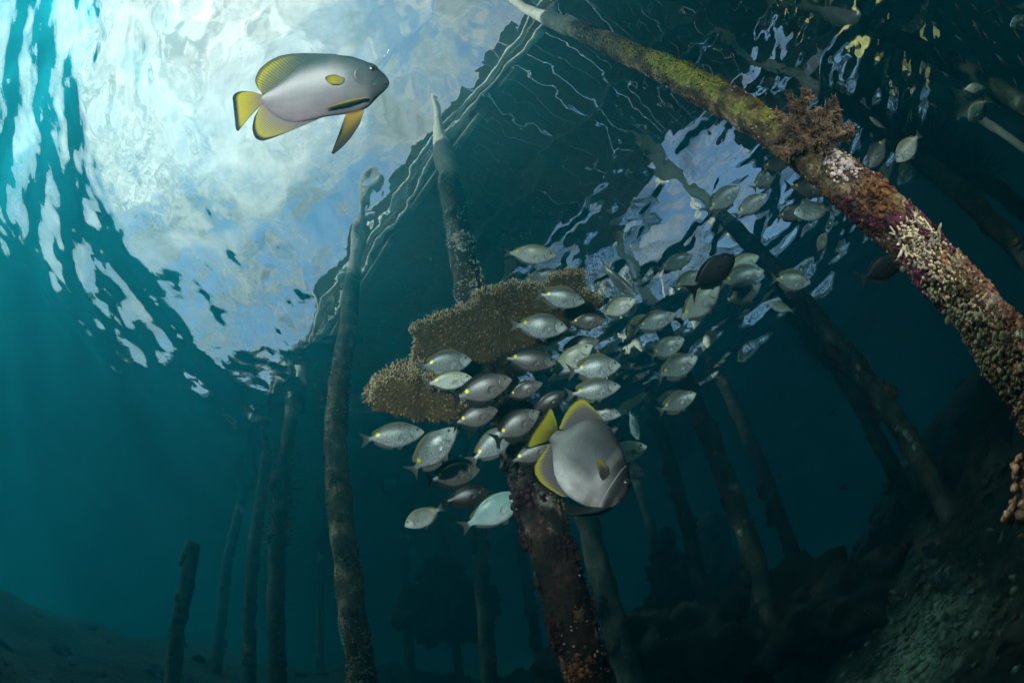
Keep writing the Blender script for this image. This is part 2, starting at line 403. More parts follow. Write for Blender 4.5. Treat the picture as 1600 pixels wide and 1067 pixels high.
post_left = post('straight ochre crusted post nearest on the open water side, left of the table coral', m_post_left,
                 (-1.39, 2.52, 0), (-1.25, 2.62, -3.7), .085, seed=1, rough=.22, bend=.16)
post_mid = post('dark crusted post with purple sponge lumps that carries the table coral', m_post_mid, (-.22, 1.44, 0), (-.02, 1.50, -3.76), .094, seed=2, rough=.28, flare=-.37)
post_right = post('thick colourful post in the near corner covered in algae, soft coral and pale polyps', m_post_right, (.87, .47, 0), (.955, .54, -3.87), .078, seed=3, rough=.26, seg=40, rings=260, flare=-.2)
def px_post(label, p_top, r_top, p_bot, r_bot, rad, **kw):
    return post(label, m_post_far, at_r(*p_top, r_top), at_r(*p_bot, r_bot), rad * .92, **{'seg': 18, 'rings': 110, 'rough': .42, **kw})
G1 = 'hazy posts of the pier'
px_post('tall post with feathery growth, nearest of those left of the ochre post', (455, 650), 5.3, (430, 1000), 5.2, .105, seed=4, rough=.35, group=G1)
px_post('slimmer hazy post just left of the tall one with feathery growth', (414, 720), 6.4, (390, 1000), 6.4, .10, seed=5, group=G1)
px_post('broken post stump ending well below the surface at the far left', (303, 850), 5.6, (272, 1060), 5.6, .10, seed=6, ztop=-4 + 5.6 * math.tan(math.radians(19.2)), group=G1)
px_post('faint post in the haze right of the broken stump', (372, 800), 8.8, (342, 1000), 8.8, .11, seed=7, group=G1)
px_post('faint thin post in the haze close to the ochre post, left side', (505, 800), 10.5, (500, 1000), 10.5, .10, seed=8, group=G1)
px_post('faint post in the haze right of the ochre post', (632, 850), 9.0, (640, 1020), 9.0, .11, seed=9, group=G1)
px_post('hazy post seen under the pale blue green fish', (750, 840), 5.6, (765, 1067), 5.6, .10, seed=10, group=G1)
px_post('very faint post between two hazy ones left of the coral post', (700, 860), 11, (712, 1000), 11, .11, seed=11, group=G1)
px_post('hazy post directly behind the near dark coral post on its left edge', (822, 900), 8.0, (838, 1000), 8.0, .10, seed=12, group=G1)
px_post('dark leaning post close behind the near coral post, right side', (920, 830), 4.1, (970, 1000), 4.0, .11, seed=13, group=G1)
px_post('slim dark post right of the triangular reef outcrop', (1040, 700), 5.9, (1100, 930), 5.7, .10, seed=14, group=G1)
px_post('faint post behind the triangular reef outcrop', (1002, 780), 8.5, (1030, 880), 8.5, .10, seed=15, group=G1)
px_post('mottled dark post with pale patches in the middle of the shade', (1100, 660), 4.3, (1215, 1000), 4.2, .105, seed=16, rough=.35, group=G1)
px_post('hazy post right behind the mottled one', (1150, 640), 6.5, (1230, 840), 6.4, .11, seed=17, group=G1)
px_post('long dark post with pale coral patches crossing behind the fish school', (1190, 400), 3.9, (1450, 740), 4.1, .105, seed=18, rough=.35, group=G1)
px_post('thin post with a bushy dark growth beside the long dark one', (1262, 510), 5.2, (1430, 800), 5.4, .10, seed=19, group=G1)
px_post('bare dark post behind the soft coral on the near post', (1460, 265), 4.2, (1600, 400), 4.2, .12, seed=20, group=G1)
px_post('faint second post behind the soft coral', (1500, 255), 6.0, (1600, 330), 6.0, .14, seed=21, group=G1)
px_post('dark post crossing the upper corner behind the distant school', (1500, 105), 4.6, (1600, 165), 4.5, .13, seed=22, group=G1)
# ---------------------------------------------------------------- fish
def smooth_interp(xs, ps, col):
    """Smooth curve through the table ps (rows x, a, b, ...) at the positions xs."""
    p = sorted(ps); X = np.array([q[0] for q in p]); Y = np.array([q[col] for q in p])
    fine = np.linspace(X[0], X[-1], 400); y = np.interp(fine, X, Y)
    k = np.hanning(23); k /= k.sum()
    ys = np.convolve(np.pad(y, 11, mode='edge'), k, 'valid')
    ys[:6] = y[:6]; ys[-6:] = y[-6:]
    return np.interp(xs, fine, ys)

class FishShape:
    """Normalised fish: snout at +x, belly at -z. prof rows: x, top z, bottom z, half width."""
    def __init__(s, prof, bend=0.0, sec=1.0):
        s.prof, s.bend, s.sec = prof, bend, sec
        s.x0, s.x1 = min(p[0] for p in prof), max(p[0] for p in prof)
    def b(s, x, y, z):
        t = min(0.0, x - .12); h = max(0.0, x - .12)
        return (x, y + s.bend * (t * t * 1.9 + h * h * .6), z)
    def body(s, nr=34, ns=22):
        u = (1 - np.cos(np.linspace(0, math.pi, nr))) / 2
        xs = s.x0 + (s.x1 - s.x0) * u
        T, B, Wd = (smooth_interp(xs, s.prof, c) for c in (1, 2, 3))
        v = []
        for i, x in enumerate(xs):
            c, h = (T[i] + B[i]) / 2, (T[i] - B[i]) / 2
            for j in range(ns):
                a = 2 * math.pi * j / ns
                cs, sn = math.cos(a), math.sin(a)
                y = Wd[i] * math.copysign(abs(cs) ** s.sec, cs)
                v.append(s.b(x, y, c + h * sn))
        f = grid_faces(nr, ns, True)
        f += [tuple(range(ns)), tuple((nr - 1) * ns + ns - 1 - j for j in range(ns))]
        return v, [tuple(reversed(q)) for q in f]
    def fin(s, base, tip, nu=18, nv=6, th=.007, y0=0.0, lean=0.0, ruff=.003, serr=0.0, rays=9, smooth_it=2):
        """Thin fin between the polylines base and tip (lists of x, z)."""
        def line(pl, n):
            P = np.array(pl, float)
            for _ in range(smooth_it if len(P) > 3 else 0):
                Q = np.empty((2 * len(P) - 2, 2)); Q[0::2] = .75 * P[:-1] + .25 * P[1:]; Q[1::2] = .25 * P[:-1] + .75 * P[1:]
                P = np.vstack([P[:1], Q, P[-1:]])
            d = np.r_[0, np.cumsum(np.hypot(*np.diff(P, axis=0).T))]
            t = np.linspace(0, d[-1], n); return np.stack([np.interp(t, d, P[:, 0]), np.interp(t, d, P[:, 1])], -1)
        A, Bt = line(base, nu), line(tip, nu)
        v = []
        for side in (1, -1):
            for i in range(nu):
                for j in range(nv):
                    k = j / (nv - 1)
                    kk = k * (1 - serr * (i % 2)) if serr else k
                    p = A[i] * (1 - kk) + Bt[i] * kk
                    y = y0 + lean * k + ruff * math.sin(i / (nu - 1) * rays * 6.28) * k + side * th * .5 * (1 - .75 * k)
                    v.append(s.b(p[0], y, p[1]))
        n = nu * nv; f = grid_faces(nu, nv) + [tuple(reversed(q)) for q in grid_faces(nu, nv, off=n)]
        ring = [i * nv for i in range(nu)] + [(nu - 1) * nv + j for j in range(1, nv)] + [i * nv + nv - 1 for i in range(nu - 2, -1, -1)] + [j for j in range(nv - 2, 0, -1)]
        for a, b_ in zip(ring, ring[1:] + ring[:1]): f.append((b_, a, a + n, b_ + n))
        return v, f
    def gill_cover(s, cx, cz, rx, rz, h, side):
        v, n1, n2 = [], 8, 28
        for i in range(n1):
            k = i / (n1 - 1)
            for j in range(n2):
                a = 2 * math.pi * j / n2
                x = cx + rx * k * math.cos(a); z = cz + rz * k * math.sin(a)
                rear = max(0.0, -math.cos(a + .35)) ** .7
                lift = h * rear * (k ** 2) if i < n1 - 1 else -.004
                v.append(s.b(x, side * (s.half_width(x, z) + .0015 * (i < n1 - 1) + lift), z))
        f = grid_faces(n1, n2, True)
        return v, [tuple(reversed(q)) for q in f] if side > 0 else f
    def half_width(s, x, z):
        T, B, Wd = (float(smooth_interp(np.array([x]), s.prof, c)[0]) for c in (1, 2, 3))
        k = (z - (T + B) / 2) / max(1e-6, (T - B) / 2)
        return Wd * math.sqrt(max(0, 1 - k * k)) ** s.sec
    def eye(s, x, z, r, side):
        y = s.half_width(x, z); v, f, mi = [], [], []
        nr, ns = 7, 12
        for i in range(nr):
            a = math.pi / 2 * i / (nr - 1)
            for j in range(ns):
                t = 2 * math.pi * j / ns
                v.append(s.b(x + r * math.cos(a) * math.cos(t), side * (y - r * .15 + r * .55 * math.sin(a)), z + r * math.cos(a) * math.sin(t)))
        f = grid_faces(nr, ns, True); mi = [0 if i < 2 else 1 for i in range(nr - 1) for _ in range(ns)]
        if side > 0: f = [tuple(reversed(q)) for q in f]
        return v, f, mi

def eye_mat(name, c, rough):
    m, N, L, out = new_mat(name)
    p = N('ShaderNodeBsdfPrincipled', i_Roughness=rough); p.inputs['Base Color'].default_value = (*c, 1)
    L(p.outputs[0], out.inputs['Surface']); return m
m_iris = eye_mat('eye_iris', (.10, .09, .06), .3); m_pupil = eye_mat('eye_pupil', (.004, .004, .005), .3)

def fish_mat(name, back, flank, belly, line, spot=None, scale=46, line_amt=.75, rough=.36, zc=(.16, -.12), extra=None, gill=(.335, -.005, .085), rand=.25, mottling=.15, spec=.45, metal=.0):
    """Scaled skin: counter-shaded back to belly, honeycomb of dark lines, optional yellow spot (x, z, radius)."""
    m, N, L, out = new_mat(name)
    t = N('ShaderNodeTexCoord'); sep = N('ShaderNodeSeparateXYZ'); L(t.outputs['Object'], sep.inputs[0])
    big = N('ShaderNodeTexNoise', i_Scale=5.0, i_Detail=4.0); L(t.outputs['Object'], big.inputs['Vector'])
    zz = N('ShaderNodeMath', operation='MULTIPLY_ADD', i_1=.12); L(big.outputs['Fac'], zz.inputs[0]); L(sep.outputs['Z'], zz.inputs[2])
    mr = N('ShaderNodeMapRange', i_1=zc[1] + .06, i_2=zc[0] + .06); L(zz.outputs[0], mr.inputs[0])
    r = ramp(N, [(0, belly), (.5, flank), (1, back)]); L(mr.outputs[0], r.inputs[0]); col = r.outputs[0]
    mp = N('ShaderNodeMapping'); mp.inputs['Scale'].default_value = (scale, 3, scale * 1.25); L(t.outputs['Object'], mp.inputs[0])
    di = N('ShaderNodeTexNoise', i_Scale=.35, i_Detail=2.0); L(mp.outputs[0], di.inputs['Vector'])
    vd = N('ShaderNodeMix', data_type='VECTOR', i_0=.55); L(mp.outputs[0], vd.inputs[4]); 
    va = N('ShaderNodeVectorMath', operation='MULTIPLY_ADD'); va.inputs[1].default_value = (2.2, 2.2, 2.2); L(di.outputs['Color'], va.inputs[0]); L(mp.outputs[0], va.inputs[2])
    vo = N('ShaderNodeTexVoronoi', feature='DISTANCE_TO_EDGE', i_Scale=1.0, i_Randomness=.8); L(va.outputs[0], vo.inputs['Vector'])
    lr = ramp(N, [(.06, (1, 1, 1)), (.30, (0, 0, 0))]); L(vo.outputs['Distance'], lr.inputs[0])
    xm = N('ShaderNodeMapRange', i_1=.40, i_2=.28); L(sep.outputs['X'], xm.inputs[0])
    lm = N('ShaderNodeMath', operation='MULTIPLY', i_1=line_amt); L(lr.outputs[0], lm.inputs[0])
    lm2 = N('ShaderNodeMath', operation='MULTIPLY'); L(lm.outputs[0], lm2.inputs[0]); L(xm.outputs[0], lm2.inputs[1])
    mx = N('ShaderNodeMix', data_type='RGBA'); L(lm2.outputs[0], mx.inputs[0]); L(col, mx.inputs[6]); mx.inputs[7].default_value = (*line, 1); col = mx.outputs[2]
    # soft blotches
    bl = N('ShaderNodeTexNoise', i_Scale=9.0, i_Detail=3.0); L(t.outputs['Object'], bl.inputs['Vector'])
    blr = ramp(N, [(.35, (1 - mottling,) * 3), (.65, (1 + mottling,) * 3)]); L(bl.outputs['Fac'], blr.inputs[0])
    bm_ = N('ShaderNodeMix', data_type='RGBA', blend_type='MULTIPLY', i_0=1.0); L(col, bm_.inputs[6]); L(blr.outputs[0], bm_.inputs[7]); col = bm_.outputs[2]
    def disc(x, z, rad, soft):
        a = N('ShaderNodeVectorMath', operation='SUBTRACT'); L(t.outputs['Object'], a.inputs[0]); a.inputs[1].default_value = (x, 0, z)
        b = N('ShaderNodeVectorMath', operation='MULTIPLY'); L(a.outputs[0], b.inputs[0]); b.inputs[1].default_value = (1, 0, 1)
        l = N('ShaderNodeVectorMath', operation='LENGTH'); L(b.outputs[0], l.inputs[0])
        return l.outputs['Value']
    if gill:
        d = disc(gill[0] + .03, gill[1], 0, 0)
        g1 = N('ShaderNodeMath', operation='SUBTRACT', i_1=gill[2]); L(d, g1.inputs[0])
        g2 = N('ShaderNodeMath', operation='ABSOLUTE'); L(g1.outputs[0], g2.inputs[0])
        g3 = N('ShaderNodeMapRange', i_1=.004, i_2=.012, i_3=.75, i_4=0); L(g2.outputs[0], g3.inputs[0])
        gx_ = N('ShaderNodeMapRange', i_1=gill[0], i_2=gill[0] - .03); L(sep.outputs['X'], gx_.inputs[0])
        gz_ = N('ShaderNodeMapRange', i_1=gill[1] + .035, i_2=gill[1]); L(sep.outputs['Z'], gz_.inputs[0])
        g5 = N('ShaderNodeMath', operation='MULTIPLY'); L(g3.outputs[0], g5.inputs[0]); L(gz_.outputs[0], g5.inputs[1])
        g4 = N('ShaderNodeMath', operation='MULTIPLY'); L(g5.outputs[0], g4.inputs[0]); L(gx_.outputs[0], g4.inputs[1])
        mg = N('ShaderNodeMix', data_type='RGBA'); L(g4.outputs[0], mg.inputs[0]); L(col, mg.inputs[6]); mg.inputs[7].default_value = (.02, .02, .02, 1); col = mg.outputs[2]
    if spot:
        d = disc(spot[0], spot[1], 0, 0)
        s_ = N('ShaderNodeMapRange', i_1=spot[2], i_2=spot[2] * .65); L(d, s_.inputs[0])
        ms = N('ShaderNodeMix', data_type='RGBA'); L(s_.outputs[0], ms.inputs[0]); L(col, ms.inputs[6]); ms.inputs[7].default_value = (.72, .62, .02, 1); col = ms.outputs[2]
    if extra: col = extra(N, L, t, sep, col)
    if rand:
        oi = N('ShaderNodeObjectInfo'); rr_ = N('ShaderNodeMapRange', i_3=1 - rand, i_4=1 + rand * .6); L(oi.outputs['Random'], rr_.inputs[0])
        cc = N('ShaderNodeVectorMath', operation='SCALE'); L(col, cc.inputs[0]); L(rr_.outputs[0], cc.inputs['Scale']); col = cc.outputs[0]
    bp = N('ShaderNodeBump', i_Strength=.15, i_Distance=.002); L(vo.outputs['Distance'], bp.inputs['Height'])
    p = N('ShaderNodeBsdfPrincipled', i_Roughness=rough); L(col, p.inputs['Base Color']); L(bp.outputs[0], p.inputs['Normal'])
    p.inputs['Specular IOR Level'].default_value = spec; p.inputs['Metallic'].default_value = metal
    L(p.outputs[0], out.inputs['Surface']); return m

def fin_mat(name, c_in, c_mid, c_out, edge=None, transl=.3, front=None):
    """Rayed fin; the colour runs along the attribute 'out' (0 at the body, 1 at the edge)."""
    m, N, L, out = new_mat(name)
    a = N('ShaderNodeAttribute', attribute_name='out'); u = N('ShaderNodeAttribute', attribute_name='along')
    stops = [(0, c_in), (.55, c_mid), (.88, c_out)]
    if edge: stops[2:] = [(.80, c_out), (.90, edge)]
    r = ramp(N, stops); L(a.outputs['Fac'], r.inputs[0])
    col = r.outputs[0]
    if front:
        fm_ = N('ShaderNodeMapRange', i_1=front[1], i_2=front[2], i_3=1, i_4=0, interpolation_type='SMOOTHSTEP'); L(u.outputs['Fac'], fm_.inputs[0])
        fx = N('ShaderNodeMix', data_type='RGBA'); L(fm_.outputs[0], fx.inputs[0]); L(col, fx.inputs[6]); fx.inputs[7].default_value = (*front[0], 1); col = fx.outputs[2]
    wv = N('ShaderNodeMath', operation='MULTIPLY', i_1=230.0); L(u.outputs['Fac'], wv.inputs[0])
    sn = N('ShaderNodeMath', operation='SINE'); L(wv.outputs[0], sn.inputs[0])
    rr_ = N('ShaderNodeMapRange', i_1=-1.0, i_2=1.0, i_3=.62, i_4=1.12); L(sn.outputs[0], rr_.inputs[0])
    mm = N('ShaderNodeVectorMath', operation='SCALE'); L(col, mm.inputs[0]); L(rr_.outputs[0], mm.inputs['Scale'])
    bp = N('ShaderNodeBump', i_Strength=.5, i_Distance=.003); L(sn.outputs[0], bp.inputs['Height'])
    p = N('ShaderNodeBsdfPrincipled', i_Roughness=.55); L(mm.outputs[0], p.inputs['Base Color']); L(bp.outputs[0], p.inputs['Normal'])
    p.inputs['Specular IOR Level'].default_value = .25
    tr_ = N('ShaderNodeBsdfTranslucent'); L(mm.outputs[0], tr_.inputs[0])
    ms = N('ShaderNodeMixShader', i_0=transl); L(p.outputs[0], ms.inputs[1]); L(tr_.outputs[0], ms.inputs[2]); L(ms.outputs[0], out.inputs['Surface'])
    return m

def fin_part(name, sh, root, mat, base, tip, **kw):
    nu, nv = kw.get('nu', 18), kw.get('nv', 6)
    v, f = sh.fin(base, tip, **kw)
    o = mesh_obj(name, v, f, mat, root)
    n = nu * nv
    at_ = o.data.attributes.new('out', 'FLOAT', 'POINT'); al = o.data.attributes.new('along', 'FLOAT', 'POINT')
    at_.data.foreach_set('value', [(k % n % nv) / (nv - 1) for k in range(2 * n)])
    al.data.foreach_set('value', [(k % n // nv) / (nu - 1) for k in range(2 * n)])
    return o
def eye_part(sh, root, x, z, r):
    for side in (1, -1):
        v, f, mi = sh.eye(x, z, r, side)
        o = mesh_obj('eye', v, f, m_iris, root); o.data.materials.append(m_pupil)
        o.data.polygons.foreach_set('material_index', mi)

def place_fish(root, snout, tail, dist, toward=0.0, roll=0.0, flip=False):
    """Snout and tail tip at two pixels' directions; toward > 0 brings the snout nearer; roll tips the back away."""
    ln = (at(*snout, dist) - at(*tail, dist)).length
    Hd = at(*snout, dist - toward * ln); Tl = at(*tail, dist + toward * ln)
    x = (Hd - Tl); Ln = x.length; x.normalize()
    view = (CAM - (Hd + Tl) / 2).normalized()
    side = view - x * view.dot(x); side.normalize()          # the flank that faces the camera
    up = side.cross(x)
    camup = ROT @ Vector((0, 1, 0))
    if up.dot(camup) < 0: up = -up
    if flip: up = -up
    up = Matrix.Rotation(math.radians(roll), 3, x) @ up
    y = up.cross(x)
    M = Matrix((x, y, up)).transposed().to_4x4()
    root.matrix_world = Matrix.Translation((Hd + Tl) / 2) @ M @ Matrix.Scale(Ln, 4)
    return root

# rabbitfish
RABBIT = [(.5, -.004, -.010, .004), (.485, .018, -.028, .016), (.45, .052, -.055, .030), (.40, .092, -.088, .044), (.33, .134, -.124, .060), (.24, .168, -.158, .072), (.13, .186, -.180, .076),
          (.02, .182, -.178, .070), (-.08, .156, -.152, .057), (-.17, .114, -.108, .042), (-.25, .062, -.058, .026), (-.31, .034, -.032, .016), (-.35, .034, -.034, .010)]
SPOT = (-.215, .052, .036)
m_rab = fish_mat('rabbitfish_skin', (.14, .165, .145), (.32, .37, .36), (.62, .68, .70), (.05, .06, .06), SPOT, metal=.1, rough=.36)
m_rab_pale = fish_mat('rabbitfish_skin_pale', (.26, .26, .14), (.46, .48, .42), (.72, .74, .72), (.15, .15, .12), SPOT, line_amt=.5)
m_rab_dusk_shaded = fish_mat('rabbitfish_skin_dusky_shaded', (.06, .055, .045), (.13, .125, .115), (.22, .20, .19), (.02, .02, .02), SPOT, line_amt=.7)  # darker copy of the rabbitfish skin; dusky tone and shadow put into its colour
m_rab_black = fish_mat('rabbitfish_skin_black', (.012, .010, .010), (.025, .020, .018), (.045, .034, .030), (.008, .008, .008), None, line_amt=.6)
m_rab_blue = fish_mat('pale_fish_skin', (.16, .30, .27), (.26, .40, .39), (.55, .64, .64), (.2, .3, .3), None, line_amt=.3)
m_rfin = fin_mat('rabbitfish_fin', (.22, .22, .20), (.16, .165, .15), (.12, .125, .11))
m_rpect = fin_mat('rabbitfish_pectoral', (.42, .42, .37), (.46, .46, .42), (.50, .50, .46), transl=.4)
m_rdors = fin_mat('rabbitfish_dorsal', (.16, .165, .13), (.20, .20, .14), (.30, .28, .10))
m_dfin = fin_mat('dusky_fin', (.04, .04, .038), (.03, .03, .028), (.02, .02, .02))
def make_rabbit(bend, spread=1.0):
    root = empty('rabbitfish')
    sh = FishShape(RABBIT, bend, .9)
    v, f = sh.body(); mesh_obj('body', v, f, m_rab, root)
    fin_part('dorsal_fin', sh, root, m_rdors, [(.30, .143), (.13, .180), (-.05, .162), (-.17, .108), (-.265, .048)],
             [(.25, .165 + .02 * spread), (.13, .183 + .062 * spread), (-.03, .168 + .072 * spread), (-.16, .118 + .072 * spread), (-.27, .075 + .09 * spread), (-.31, .05 + .05 * spread)], nu=31, serr=.3)
    fin_part('anal_fin', sh, root, m_rfin, [(.02, -.172), (-.10, -.142), (-.19, -.094), (-.265, -.045)],
             [(-.03, -.172 - .053 * spread), (-.14, -.137 - .075 * spread), (-.23, -.085 - .095 * spread), (-.30, -.05 - .06 * spread)], nu=21, serr=.18)
    fin_part('tail_fin', sh, root, m_rfin, [(-.335, .032), (-.342, 0), (-.335, -.032)],
             [(-.50, .085 + .07 * spread), (-.455, .045 + .03 * spread), (-.425, 0), (-.455, -.045 - .03 * spread), (-.50, -.085 - .07 * spread)], nu=23)
    for s_ in (1, -1):
        fin_part('pectoral_fin', sh, root, m_rab, [(.21, .0), (.21, -.035)], [(.14, .015), (.075, -.035), (.085, -.075), (.15, -.075)], nu=10, nv=4, th=.004, y0=s_ * .073, lean=s_ * .012)
        fin_part('pelvic_fin', sh, root, m_rfin, [(.17, -.150), (.12, -.160)], [(.10, -.225), (.05, -.205), (.03, -.185)], nu=8, nv=4, th=.004, y0=s_ * .022, lean=s_ * .02)
    for s_ in (1, -1):
        v, f = sh.gill_cover(.375, -.005, .085, .082, .010, s_); mesh_obj('gill_cover', v, f, m_rab, root)
    eye_part(sh, root, .392, .042, .023)
    return root
RAB = [make_rabbit(0.0), make_rabbit(.30, .9), make_rabbit(-.30), make_rabbit(.15, .35), make_rabbit(-.15, .55), make_rabbit(.45, .7)]
used = [False] * len(RAB)
var_rnd = random.Random(3)
def copy_tree(o, parent=None):
    c = o.copy(); COL.objects.link(c)
    if parent is not None: c.parent = parent
    for ch in list(o.children): copy_tree(ch, c)
    return c
def dress(root, body, fins=None):
    for ch in root.children:
        b = ch.name.split('.')[0]
        m = body if b in ('body', 'gill_cover', 'pectoral_fin') else fins if (fins and b.endswith('fin')) else None
        if m is not None:
            ch.material_slots[0].link = 'OBJECT'; ch.material_slots[0].material = m

